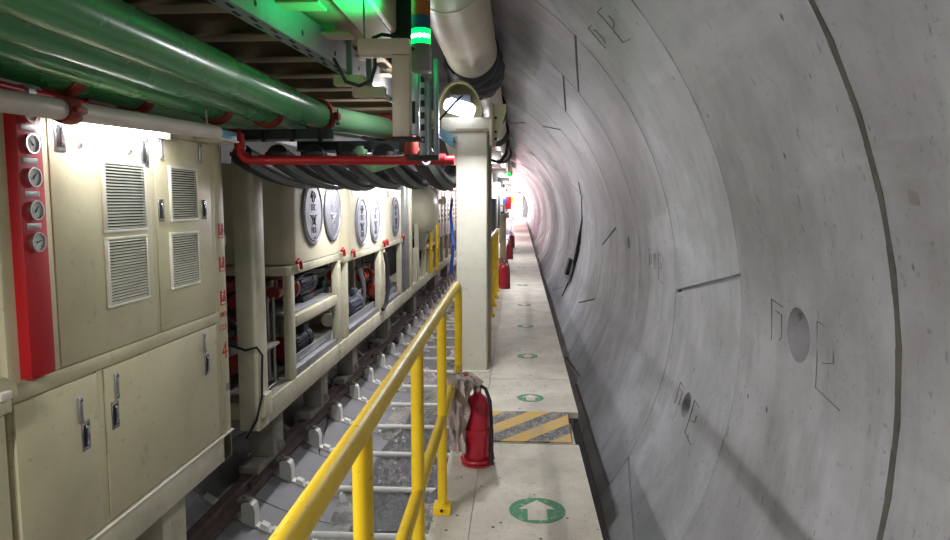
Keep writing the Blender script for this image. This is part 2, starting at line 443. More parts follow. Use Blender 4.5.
# ------------------------------------------------------------------ track: rails and sleepers on the invert
def rail(x, label, tilt, y1=72):
    zb = floor_z(x)+.055
    t = thing('track_rail', label, 'rail', (x, .5, zb), 'rails of the gantry track')
    pr = [(-.095, 0), (.095, 0), (.095, .016), (.02, .034), (.016, .115), (.046, .125), (.046, .165), (-.046, .165), (-.046, .125), (-.016, .115), (-.02, .034), (-.095, .016)]
    mb = MB(); mb.prism([(x+a, .5, zb+b) for a, b in pr], (0, y1-.5, 0)); mb.build('rail_section', 'rail', t)
    for k in range(6):
        y = 6.9+k*6
        for s in (-1, 1):
            mb = MB(); mb.box((x+s*.034-.014, y-.25, zb+.037), (x+s*.034+.014, y+.25, zb+.112), .004)
            mb.build('fishplate', 'rail', t)
    return t
RX = -2.785
rail(RX, 'rusty brown steel rail running under the cream equipment frames', 0)
rail(-.28, 'rusty rail hidden under the edge of the walkway below the yellow handrail', 0)
def sleeper_at(y, i, first=[None]):
    if first[0] is None:
        t = thing('track_sleeper', '', 'sleeper', (RX, y, floor_z(RX)), 'pale curved track sleepers across the invert')
        # curved strip lying on the lining
        def strip(x0, x1, w, h, dz=.0, n=24):
            mb = MB(); bm = mb.bm; rows = []
            for i in range(n+1):
                x = x0+(x1-x0)*i/n; z = floor_z(x)+dz
                rows.append([bm.verts.new(p) for p in ((x, y-w, z), (x, y+w, z), (x, y+w, z+h), (x, y-w, z+h))])
            for a, b in zip(rows, rows[1:]):
                for j in range(4): bm.faces.new((a[j], a[(j+1) % 4], b[(j+1) % 4], b[j]))
            bm.faces.new(rows[0]); bm.faces.new(list(reversed(rows[-1]))); return mb
        strip(-3.05, -1.95, .05, .022).build('curved_strip', 'sleeper', t)
        mb = MB(); mb.tube([(-2.02, y, -1.64), (-.42, y, -1.64)], .034, 12); mb.build('cross_bar', 'sleeper', t)
        mb = MB(); x = -2.03; z = floor_z(x); mb.box((x-.03, y-.045, z), (x+.03, y+.045, z+.15), .008); mb.build('end_bracket', 'sleeper', t)
        # rail pad, upright hooked bracket and clips
        mb = MB(); mb.box((RX-.11, y-.09, floor_z(RX)-.02), (RX+.11, y+.09, floor_z(RX)+.055), .006); mb.build('rail_pad', 'skid', t)
        mb = MB(); x = -2.62; z = floor_z(x); w = .06
        pl = [(x-.05, 0, z-.02), (x+.085, 0, z-.05), (x+.085, 0, z+.13), (x+.07, 0, z+.19), (x+.035, 0, z+.215), (x-.02, 0, z+.215), (x-.05, 0, z+.19)]
        mb.prism([(a, y-w, b) for a, _, b in pl], (0, 2*w, 0)); br = mb.build('hooked_bracket', 'sleeper', t)
        mb = MB(); mb.box((x-.10, y-.045, z+.205), (x+.03, y+.045, z+.24), .005); mb.lathe((x-.03, y, z+.24), (0, 0, 1), [(0, .02), (.03, .02)], 6); mb.build('rail_clip', 'skid', br)
        for xx, hh, ww in ((-2.45, .065, .055), (-2.31, .06, .09)):
            mb = MB(); z = floor_z(xx)
            mb.prism([(xx-ww, y-.04, z), (xx+ww, y-.04, floor_z(xx+ww)), (xx+ww-.02, y-.04, floor_z(xx+ww)+hh), (xx-ww+.02, y-.04, z+hh+.01)], (0, .08, 0)); mb.build('spacer_block', 'sleeper', t)
        first[0] = t; r = t
    else: r = copy_tree(first[0]); r.location = (RX, y, floor_z(RX))
    return r
SLY = [3.025+1.085*i for i in range(32)]
ordn = ['nearest', 'second', 'third', 'fourth', 'fifth', 'sixth', 'seventh', 'eighth', 'ninth', 'tenth', 'eleventh', 'twelfth', 'thirteenth', 'fourteenth', 'fifteenth', 'sixteenth', 'seventeenth', 'eighteenth', 'nineteenth', 'twentieth']
vis = 0
for i, y in enumerate(SLY):
    s = sleeper_at(y, i)
    if y < 5.5: s['label'] = 'pale curved sleeper of the track out of view beside the large cabinet'
    elif y < 5.9: vis = 0; s['label'] = 'nearest pale curved sleeper in view, its hooked bracket below the leg under the frames'
    else:
        vis += 1
        s['label'] = (ordn[vis]+' pale curved sleeper with hooked bracket counting from the near end of the track') if vis < 12 else 'small pale sleeper far down the track towards the column'
# crumpled clear film and rubble lying on the invert
mb = MB(); bm = mb.bm; nx, ny = 26, 60; g = []
for j in range(ny+1):
    y = 6.6+j*.065; row = []
    for i in range(nx+1):
        x = -1.75+i*(.95/nx)+.07*math.sin(y*2); e = min(1, min(i, nx-i)/3, min(j, ny-j)/5)
        row.append(bm.verts.new((x, y, floor_z(x)+.02+e*(.035+abs(.04*math.sin(x*23+y*9)*math.sin(y*17))+RND.uniform(0, .035)))))
    g.append(row)
for j in range(ny):
    for i in range(nx): bm.faces.new((g[j][i], g[j][i+1], g[j+1][i+1], g[j+1][i]))
o = recentre(mb.build('plastic_sheet', 'film', smooth=20), (-1.2, 8, floor_z(-1.2)))
tag(o, 'crumpled wet plastic sheeting lying on the invert between the sleepers', 'plastic sheet')
mb = MB()
for i in range(160):
    x = RND.uniform(-.66, -.46); y = RND.uniform(3.2, 14); s = RND.uniform(.015, .05); z = floor_z(x)+.075
    r = bmesh.ops.create_icosphere(mb.bm, subdivisions=1, radius=s)['verts']
    q = Matrix.Rotation(RND.uniform(0, 6), 3, 'Z')
    for v in r: v.co = V((x, y, z))+q@V((v.co.x*1.4*RND.uniform(.8, 1.2), v.co.y*RND.uniform(.8, 1.2), v.co.z*.7))
o = mb.build('rubble', 'patch', smooth=10); tag(o, 'grey rubble scattered on the wet invert beside the walkway', 'rubble', kind='stuff')

# ------------------------------------------------------------------ walkway
WX0, WX1, SX = -.42, .42, -.225
ZU = .08
def slab(name, x0, x1, y0, y1, z, label, group, cat='walkway panel', x1b=None, t_=.045):
    x1b = x1 if x1b is None else x1b
    t = thing(name, label, cat, ((x0+x1)/2, (y0+y1)/2, z-t_), group)
    mb = MB(); mb.prism([(x0, y0+.004, z-t_), (x1, y0+.004, z-t_), (x1b, y1-.004, z-t_), (x0, y1-.004, z-t_)], (0, 0, t_)); mb.build('deck_plate', 'deck', t)
    for yy in (y0+.08, (y0+y1)/2, y1-.08):
        mb = MB(); mb.box((x0+.03, yy-.03, z-t_-.09), (x1-.03, yy+.03, z-t_-.002), .004); mb.build('cross_bearer', 'skid', t)
    return t
slab('walkway_panel', SX+.003, WX1, 1.0, 4.42, 0, 'nearest wide walkway panel, carrying the largest green arrow disc', 'wide walkway panels', x1b=WX1)
slab('edge_plate', WX0, SX, 1.0, 4.86, 0, 'nearest narrow edge plate of the walkway, under the yellow handrail and extinguisher', 'narrow walkway edge plates', 'walkway panel')
slab('walkway_panel', SX+.003, .40, 4.425, 4.86, -.0, 'sunken walkway panel under the striped ramp', 'wide walkway panels')
ys = [4.865, 5.80, 7.55, 9.35, 11.7, 14.0, 17.2, 20.5, 24.0, 28, 32, 37, 43, 50, 58, 72]
where = ['just past the striped ramp, beside the foot of the big cream column', 'with the third arrow disc, second past the striped ramp', 'beside the far yellow guardrail, third past the ramp', 'fourth past the ramp, ending near the first far extinguisher',
         'behind the first far extinguisher', 'fifth-from-ramp stretch beside the far guardrail end', 'beside the second far extinguisher', 'just beyond the second far extinguisher']
for i, (a, b) in enumerate(zip(ys, ys[1:])):
    w = where[i] if i < len(where) else 'far down the tunnel towards the bright end'
    x1 = .455+.006*(a-5); x2 = .455+.006*(b-5)
    slab('walkway_panel', SX+.003, x1, a, b, ZU, 'pale walkway panel '+w, 'wide walkway panels', x1b=x2)
    if i < 6: slab('edge_plate', WX0-.02 if i else WX0, SX, a, b, ZU, 'narrow edge plate '+w.replace('ending ', ''), 'narrow walkway edge plates', 'walkway panel')
mb = MB(); mb.prism([(-.195, 4.44, .002), (-.195, 4.86, .002), (-.195, 4.86, ZU+.004), (-.195, 4.44, .010)], (.57, 0, 0))
o = recentre(mb.build('access_ramp', 'hazard'), (.097, 4.47, 0)); tag(o, 'short walkway ramp painted with yellow and dark diagonal hazard stripes', 'ramp')
# side channel under the walkway edge and its legs on the invert
t = thing('walkway_beam', 'dark steel channel carrying the walkway edge along the track', 'beam', (WX0+.03, 5, -.16))
mb = MB(); mb.box((WX0+.01, 1.0, -.25), (WX0+.05, 72, -.14), .004); mb.build('channel', 'kerb', t)
for y in [1.3+2.28*k for k in range(12)]:
    mb = MB(); mb.box((WX0+.0, y-.05, floor_z(WX0)-.02), (WX0+.08, y+.05, -.14), .004); mb.build('leg', 'skid', t)
# arrow discs
def disc(y, z, label, first=[None]):
    if first[0] is None:
        t = thing('arrow_disc', label, 'floor marking', (.115, y, z), 'green arrow discs painted on the walkway')
        mb = MB(); mb.lathe((.115, y, z), (0, 0, 1), [(0, .147), (.0018, .147)], 64); mb.build('disc', 'disc', t)
        mb = MB(); x = .115; mb.prism([(x+a, y+b, z+.0018) for a, b in ((-.05, -.115), (.05, -.115), (.05, .01), (.098, .01), (0, .115), (-.098, .01), (-.05, .01))], (0, 0, .0012)); mb.build('arrow', 'deck', t, 'worn pale arrow')
        first[0] = t; return t
    return dup(first[0], (.115, y, z), label)
disc(3.43, .0005, 'large worn green disc with white arrow on the nearest walkway panel')
for y, l in ((5.22, 'green arrow disc just past the striped ramp'), (6.68, 'green arrow disc beside the cream column, second past the ramp'), (8.35, 'green arrow disc beside the near end of the far guardrail'), (10.1, 'small green arrow disc halfway along the far guardrail'), (12.6, 'tiny green arrow disc behind the first far extinguisher'), (16.0, 'faint green arrow disc farthest along the walkway')):
    d_ = disc(y, ZU+.0005, l); d_.scale = (.70, .70, 1)

# ------------------------------------------------------------------ yellow guardrails
def guardrail(name, label, x, y0, y1, z0, posts, r=.026, bendend=True):
    t = thing(name, label, 'guardrail', (x, posts[0], z0))
    H = z0+1.07; mb = MB(); pts = [V((x, y0, H))]
    pts += [V((x, y1-.12, H))]+arc((x, y1-.12, H-.12), .12, PI/2, 0, 8, (0, 1, 0), (0, 0, 1))[1:]+[V((x, y1, z0+.01))]
    mb.tube(pts, r, 18); mb.build('top_rail', 'yellow', t)
    mb = MB(); mb.tube([(x, y0, z0+.50), (x, y1, z0+.50)], r*.95, 18); mb.build('mid_rail', 'yellow', t)
    for y in posts:
        mb = MB(); mb.cyl((x, y, z0+.02), (x, y, H-.005), r*.95, 18); p = mb.build('post', 'yellow', t)
        mb = MB(); mb.box((x-.045, y-.045, z0+.001), (x+.045, y+.045, z0+.045), .003); f = mb.build('foot_plate', 'yellow', p)
        mb = MB(); mb.lathe((x, y-.047, z0+.03), (0, -1, 0), [(0, .008), (.008, .008)], 8); mb.build('bolt', 'slot', p)
    mb = MB(); mb.box((x-.045, y1-.045, z0+.001), (x+.045, y1+.045, z0+.04), .003); mb.build('end_foot', 'yellow', t)
    return t
guardrail('guardrail', 'bright yellow tubular guardrail along the near edge of the walkway', -.362, .55, 4.46, 0, [1.54, 2.48, 3.38]).rotation_euler.z = .0082
guardrail('guardrail', 'yellow guardrail beyond the big cream column', -.335, 8.0, 11.7, ZU, [8.05, 9.0, 9.9, 10.8], .024)

# ------------------------------------------------------------------ fire extinguishers
def extinguisher(loc, label, group=None, full=True):
    x, y, z = loc
    t = thing('fire_extinguisher', label, 'fire extinguisher', loc, group)
    mb = MB(); mb.lathe((x, y, z+.012), (0, 0, 1), [(0, .066), (.01, .076), (.33, .076), (.37, .070), (.40, .054), (.418, .030), (.425, .024), (.445, .024)], 36); b = mb.build('cylinder', 'extred', t)
    mb = MB(); mb.tube(arc((x, y, z+.03), .094, 0, 2*PI*.98, 36, (1, 0, 0), (0, 1, 0)), .013, 8); mb.build('stand_ring', 'extred', t)
    mb = MB(); mb.lathe((x, y, z), (0, 0, 1), [(0, .1), (.014, .1)], 36); mb.build('stand_base', 'extred', t)
    mb = MB()
    n = 36; bm = mb.bm; vs = []
    for k in range(n):
        a = 2*PI*k/n; c, s_ = math.cos(a), math.sin(a)
        vs.append([bm.verts.new((x+c*q, y+s_*q, z+h)) for q, h in ((.080, .19), (.086, .19), (.086, .225), (.080, .225))])
    for k in range(n):
        for j in range(4): bm.faces.new((vs[k][j], vs[(k+1) % n][j], vs[(k+1) % n][(j+1) % 4], vs[k][(j+1) % 4]))
    mb.build('holder_band', 'extred', t)
    mb = MB(); mb.box((x+.07, y-.012, z+.01), (x+.10, y+.012, z+.215), .003); mb.build('holder_upright', 'extred', t)
    mb = MB(); mb.lathe((x, y, z+.455), (0, 0, 1), [(0, .026), (.02, .026), (.03, .018), (.05, .018)], 20); mb.build('valve', 'chrome', t)
    mb = MB(); mb.prism([(x-.03, y-.011, z+.505), (x+.02, y-.011, z+.50), (x-.075, y-.011, z+.56), (x-.085, y-.011, z+.545)], (0, .022, 0)); mb.build('lever', 'extred', t)
    mb = MB(); mb.tube([(x+.02, y, z+.485), (x+.05, y-.01, z+.47), (x+.078, y-.035, z+.40), (x+.088, y-.055, z+.28), (x+.088, y-.06, z+.12), (x+.086, y-.065, z+.06)], .011, 10); h = mb.build('hose', 'black', t)
    mb = MB(); mb.lathe((x+.09, y-.075, z+.10), (-.05, 0, -1), [(0, .012), (.02, .017), (.06, .014), (.08, .019)], 14); mb.build('nozzle', 'black', h)
    return t
ex0 = extinguisher((-.235, 4.07, .001), 'red fire extinguisher in a ring stand under a dirty rag, nearest on the walkway')
for y, x, l in ((12.1, -.215, 'red fire extinguisher at the far guardrail, second along the walkway'), (18.5, -.2, 'small red fire extinguisher third along the walkway'), (23.3, -.17, 'tiny red fire extinguisher fourth along the walkway')):
    dup(ex0, (x, y, ZU+.001), l); 
for y, x, l in ((12.35, -.30, 'red fire extinguisher standing left of the second one by the far guardrail'),):
    dup(ex0, (x, y, ZU+.001), l)
# rag over the extinguisher and mid rail
mb = MB(); bm = mb.bm; n, m = 30, 44; g = []
for i in range(n+1):
    u = i/n
    # spine: from extinguisher top over to the rail and down beside the cylinder
    if u < .3: c = V((-.24-.09*u/.3, 4.03, .50+.05*math.sin(u/.3*PI*.5)))
    else: q = (u-.3)/.7; c = V((-.345-.012*math.sin(q*PI), 4.01-.02*q, .55-.44*q))
    wdt = .028+.032*math.sin(min(1, u*1.25)*PI)**.6 + (.012 if u > .3 else 0)
    row = []
    for k in range(m):
        a = 2*PI*k/m; w = wdt*(1+.26*math.sin(a*7+u*6)+.16*math.sin(a*13-u*11)+.08*math.sin(a*3+u*37))*(1+.1*math.sin(u*23+a*2))
        row.append(bm.verts.new(c+V((math.cos(a)*w*.9, math.sin(a)*w*1.35, .016*math.sin(a*5+u*8) if u > .25 else math.sin(a*3)*.02))))
    g.append(row)
for i in range(n):
    for k in range(m): bm.faces.new((g[i][k], g[i][(k+1) % m], g[i+1][(k+1) % m], g[i+1][k]))
bm.faces.new(g[0]); bm.faces.new(g[-1])
o = recentre(mb.build('cleaning_rag', 'rag', smooth=70), (-.3, 4.0, .06)); tag(o, 'dirty pinkish grey rag draped over the nearest extinguisher and the mid rail', 'rag')

# ------------------------------------------------------------------ big cream cabinet (front face looks along +x)
FX = -2.40
YR, UP = (0, 1, 0), (0, 0, 1)
def latch(parent, y, z, w=.09, h=.16):
    w = .09 if z > 1.7 else .075
    x = FX+.006
    mb = MB(); mb.box((x, y-w/2, z-h/2), (x+.006, y+w/2, z+h/2), .003); p = mb.build('latch_plate', 'chrome', parent, 'chrome recessed latch')
    mb = MB(); mb.box((x+.0061, y-w*.32, z-h*.36), (x+.0075, y+w*.32, z+h*.36), .002); mb.build('latch_recess', 'slot', p)
    mb = MB(); mb.tube([(x+.004, y+w*.08, z+h*.30), (x+.013, y+w*.08, z+h*.24), (x+.013, y+w*.08, z-h*.24), (x+.004, y+w*.08, z-h*.30)], .008, 8); mb.build('latch_handle', 'chrome', p)
    return p
def hinge(parent, y, z, h=.15):
    x = FX+.006
    mb = MB(); mb.box((x, y-.016, z-h/2), (x+.014, y+.016, z+h/2), .005); p = mb.build('hinge_bar', 'steel', parent)
    for s in (-1, 1):
        mb = MB(); mb.lathe((x+.012, y, z+s*h*.38), (1, 0, 0), [(0, .009), (.006, .009)], 8); mb.build('hinge_screw', 'chrome', p)
def louvre(parent, y0, y1, z0, z1):
    x = FX+.006
    mb = MB()
    for a, b, c, d in ((y0, y1, z1-.018, z1), (y0, y1, z0, z0+.018), (y0, y0+.018, z0+.018, z1-.018), (y1-.018, y1, z0+.018, z1-.018)): mb.box((x, a, c), (x+.02, b, d), .002)
    p = mb.build('louvre_grille', 'white', parent, 'white louvre grille')
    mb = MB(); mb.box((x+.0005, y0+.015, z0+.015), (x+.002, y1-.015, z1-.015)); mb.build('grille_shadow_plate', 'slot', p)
    n = 21; mb = MB(); dz = (z1-z0-.036)/n
    for i in range(n):
        z = z0+.018+dz*i
        mb.prism([(x+.002, y0+.015, z+dz*.75), (x+.005, y0+.015, z+dz*.80), (x+.021, y0+.015, z+dz*.34), (x+.019, y0+.015, z+dz*.22)], (0, y1-y0-.03, 0))
    mb.build('louvre_slats', 'white', p)
def door(parent, y0, y1, z0, z1, name='door'):
    mb = MB(); mb.box((FX-.012, y0, z0), (FX+.006, y1, z1), .004); d = mb.build(name, 'cream', parent)
    return d
cab = thing('equipment_cabinet', 'large cream steel equipment cabinet with louvred upper doors and two lower doors', 'cabinet', (FX-.5, 4.2, -.5))
CT = 2.10
mb = MB(); mb.box((FX-1.0, 3.06, -.30), (FX-.014, 5.475, CT), .006); mb.build('cabinet_body', 'cream', cab)
# raised frame members round the doors
for nm, a, b in (('corner_strip', (FX-.02, 5.32, -.52), (FX+.004, 5.475, CT)), ('middle_rail', (FX-.02, 3.06, .645), (FX+.003, 5.325, .725)), ('lower_mullion', (FX-.02, 3.705, -.28), (FX+.0, 3.765, .64)),
                 ('upper_mullion', (FX-.02, 4.385, .73), (FX+.001, 4.43, 2.07)), ('left_mullion', (FX-.02, 3.31, .73), (FX+.001, 3.41, 2.07)), ('top_rail', (FX-.02, 3.06, 2.055), (FX+.003, 5.325, CT)), ('right_mullion', (FX-.02, 5.255, -.28), (FX+.0, 5.325, 2.05))):
    mb = MB(); mb.box(a, b, .003); mb.build(nm, 'cream', cab)
mb = MB(); mb.box((FX-.9, 3.06, -.52), (FX+.004, 5.47, -.30), .005); mb.build('base_sill', 'cream2', cab)
mb = MB(); mb.box((FX-.02, 3.06, -.312), (FX+.02, 5.50, -.296), .003); mb.build('sill_lip', 'white', cab)
d = door(cab, 3.415, 4.38, .735, 2.05, 'upper_door'); louvre(d, 3.84, 4.285, 1.425, 1.845); louvre(d, 3.84, 4.275, .985, 1.40); latch(d, 3.50, 1.95); latch(d, 4.32, 1.93, .06, .19); hinge(d, 3.66, 1.98, .16); hinge(d, 4.14, 1.98, .16)
d = door(cab, 4.435, 5.25, .735, 2.05, 'upper_door'); louvre(d, 4.60, 5.0, 1.47, 1.855); louvre(d, 4.575, 4.985, 1.00, 1.395); latch(d, 4.49, 1.55, .055, .15); latch(d, 5.12, 1.55, .055, .15); hinge(d, 4.52, 1.97, .15); hinge(d, 5.08, 1.97, .15)
d = door(cab, 3.06, 3.70, -.275, .635, 'lower_door'); latch(d, 3.575, .31, .07, .17); hinge(d, 3.535, .465, .15)
d = door(cab, 3.77, 5.25, -.275, .635, 'lower_door'); latch(d, 3.855, .34, .07, .17); hinge(d, 3.88, .51, .16); latch(d, 5.07, .36, .06, .17); hinge(d, 5.03, .53, .15)
# red fire stickers and stencilled marks on the corner strip
for z in (1.375, 1.105, .83):
    mb = MB(); mb.box((FX+.004, 5.355, z-.06), (FX+.0055, 5.455, z+.06)); s = mb.build('fire_sticker', 'redink', cab, 'red sticker with white F')
    text_mb('F', .095, (FX+.0058, 5.405, z+.022), YR, UP).build('sticker_letter', 'whiteink', s)
    mb = MB(); mb.box((FX+.0055, 5.375, z-.05), (FX+.0062, 5.445, z-.034)); mb.build('sticker_caption', 'whiteink', s)
text_mb('0803', .062, (FX+.0048, 5.405, .69), YR, UP).build('stencil_number', 'redink', cab, 'red stencilled number 0803')
text_mb('CC54', .066, (FX+.0048, 5.405, .585), YR, UP).build('stencil_number', 'redink', cab, 'red stencilled number CC54')
text_mb('4', .21, (FX+.0048, 5.405, .385), YR, UP).build('stencil_number', 'redink', cab, 'large red stencilled numeral 4')
mb = MB(); mb.box((FX+.004, 5.405, .05), (FX+.006, 5.47, .11)); mb.build('small_plate', 'plate', cab)
for y in (4.75,):
    mb = MB(); mb.box((RX-.1, y-.17, floor_z(RX)+.215), (RX+.25, y+.17, -.50), .006); l = mb.build('support_leg', 'cream2', cab)
cab.location.y -= .03
# neighbour panel at the left with posted sheets and a corner latch
pn = thing('instrument_cabinet', 'cream control panel with posted paper sheets left of the red gauge column', 'control panel', (FX-.5, 2.7, -.5))
mb = MB(); mb.box((FX-.9, 2.2, -.28), (FX-.06, 2.99, CT), .005); mb.build('panel_body', 'cream', pn)
mb = MB(); mb.box((FX-.06, 2.25, .78), (FX-.045, 2.985, 2.02), .004); dd = mb.build('panel_door', 'cream', pn)
for i in range(5):
    mb = MB(); z = 1.56-i*.145; mb.box((FX-.0449, 2.62, z-.13), (FX-.0435, 2.985, z)); mb.build('paper_sheet', 'paper', dd)
mb = MB(); mb.box((FX-.07, 2.2, .62), (FX+.03, 2.99, .68), .006); mb.build('panel_shelf', 'cream', pn)
mb = MB(); mb.prism([(FX-.03, 2.85, .68), (FX-.03, 3.04, .68), (FX-.03, 3.04, .74), (FX-.03, 2.97, .79), (FX-.03, 2.85, .79)], (.05, 0, 0)); mb.build('corner_guide', 'cream', pn)
mb = MB(); mb.box((FX+.02, 2.9, .69), (FX+.05, 2.97, .73), .006); mb.build('latch_block', 'white', pn)
mb = MB(); mb.box((FX-.9, 2.2, -.50), (FX+.02, 2.99, -.285), .005); mb.build('base_sill', 'cream2', pn)
mb = MB(); mb.box((FX-.06, 2.2, -.27), (FX-.012, 2.99, .60), .004); mb.build('lower_door', 'cream', pn)

# red gauge column
gp = thing('gauge_column', 'tall red gauge column with round pressure gauges beside the cabinet', 'gauge panel', (FX, 3.2, .72))
mb = MB(); mb.box((FX-.02, 3.11, .74), (FX+.045, 3.285, 2.12), .006); mb.build('column_body', 'red', gp)
for i, z in enumerate((2.035, 1.885, 1.725, 1.565, 1.41)):
    y = 3.19; x = FX+.045
    mb = MB(); mb.lathe((x, y, z), (1, 0, 0), [(0, .046), (.018, .049), (.024, .049), (.024, .042), (.012, .041)], 32); g = mb.build('pressure_gauge', 'chrome', gp)
    mb = MB(); mb.lathe((x+.011, y, z), (1, 0, 0), [(0, .0412), (.002, .0412)], 28); dl = mb.build('gauge_dial', 'dial', g)
    a = [2.6, 2.2, .9, .9, .3][i]; mb = MB(); dy, dz = math.cos(a), math.sin(a)
    mb.tube([(x+.017, y-dy*.012, z-dz*.012), (x+.017, y+dy*.026, z+dz*.026)], [.0035, .0015], 6); mb.build('gauge_needle', 'ink', g)
    mb = MB()
    for k in range(11):
        q = math.radians(-45+27*k); mb.box((x+.0162, y+math.cos(q)*.029-.0015, z+math.sin(q)*.029-.0015), (x+.0168, y+math.cos(q)*.029+.0015, z+math.sin(q)*.029+.0015))
    mb.build('gauge_ticks', 'ink', g)
    mb = MB(); mb.box((x, y-.05, z+.062), (x+.003, y+.05, z+.092), .001); mb.build('name_plate', 'plate', gp)

# ------------------------------------------------------------------ gantry frame carrying the tanks
gf = thing('gantry_trailer', 'long cream steel frame that carries the tanks and pumps along the track', 'frame', (FX-.6, 11, -.55))
def fbox(lo, hi, name='frame_post', mat='cream2', b=.006, parent=None):
    mb = MB(); mb.box(lo, hi, b); return mb.build(name, mat, parent or gf)
fbox((FX-.19, 6.08, -.54), (FX, 6.33, 2.0), 'end_post')
fbox((FX-.18, 6.335, -.54), (FX, 15.4, -.31), 'base_beam'); fbox((FX-1.1, 6.335, -.54), (FX-.95, 15.4, -.31), 'base_beam')
for y in (6.35, 9.4, 12.2, 15.2): fbox((FX-.95, y, -.52), (FX-.18, y+.15, -.35), 'cross_beam')
fbox((FX-.95, 6.35, -.345), (FX-.02, 15.4, -.305), 'floor_tray', 'skid')
for y0, y1 in ((7.06, 7.18), (8.97, 9.12), (9.38, 9.52), (11.76, 11.92), (12.12, 12.26), (13.92, 14.06)):
    fbox((FX-.09, y0, -.304), (FX, y1, .83 if y0 < 9.2 else .765))
for y in (7.05, 9.2, 12.1, 14.0): fbox((FX-1.1, y, -.304), (FX-1.005, y+.12, .76))
for y0, y1 in ((7.22, 8.93),): fbox((FX-.10, y0, .25), (FX, y1, .37), 'mid_rail', 'cream2'); fbox((FX-.6, y0, .372), (FX-.06, y1, .397), 'drip_tray', 'steel', .003)
for y0, y1 in ((7.22, 8.93), (9.56, 11.72), (12.3, 13.9)): fbox((FX-.14, y0, -.30), (FX-.02, y1, -.22), 'side_channel', 'steel', .003); fbox((FX-.12, y0, -.21), (FX-.10, y1, -.12), 'side_channel', 'steel', .003)
for y0, y1, z in ((7.0, 9.25, .93), (9.3, 12.05, .87), (12.07, 14.2, .88)): fbox((FX-1.05, y0, z-.10), (FX+.005, y1, z-.005), 'tank_shelf')
for y in (8.95, 11.9, 15.0): fbox((FX-.0, y, -.5), (FX+.03, y+.12, -.30), 'joint_plate', 'cream2', .003)
fbox((FX-.05, 6.12, -.42), (FX+.05, 6.3, -.2), 'buffer_plate', 'cream2', .01)
for y in (7.1, 8.9, 10.65, 13.6):
    l = fbox((RX-.06, y-.16, floor_z(RX)+.32), (RX+.19, y+.16, -.545), 'wheel_leg', 'skid', .01)
    fbox((RX-.10, y-.42, floor_z(RX)+.225), (RX+.12, y+.2, floor_z(RX)+.318), 'skid_shoe', 'skid', .02, l)
    mb = MB(); mb.lathe((RX+.19, y+.02, floor_z(RX)+.40), (1, 0, 0), [(0, .06), (.03, .06), (.035, .03), (.05, .03)], 20); mb.build('axle_cap', 'skid', l)
fbox((FX-.9, 15.55, -.52), (FX, 28.5, -.30), 'base_beam')
for y in (16.2, 18.5, 20.4, 22.0, 23.6, 25.2, 27.4): fbox((FX-.1, y, -.30), (FX, y+.16, .52))
fbox((FX-.12, 18.0, .38), (FX, 20.3, .46), 'mid_rail'); 
for y in (17.5, 22, 26): fbox((RX-.13, y-.2, floor_z(RX)+.225), (RX+.13, y+.2, -.52), 'wheel_leg', 'skid', .01)
# dark back wall of the machinery bay
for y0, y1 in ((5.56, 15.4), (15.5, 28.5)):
    mb = MB(); mb.box((FX-1.2, y0, -.55), (FX-1.16, y1, 2.5)); struct(mb.build('wall_left', 'dark'))

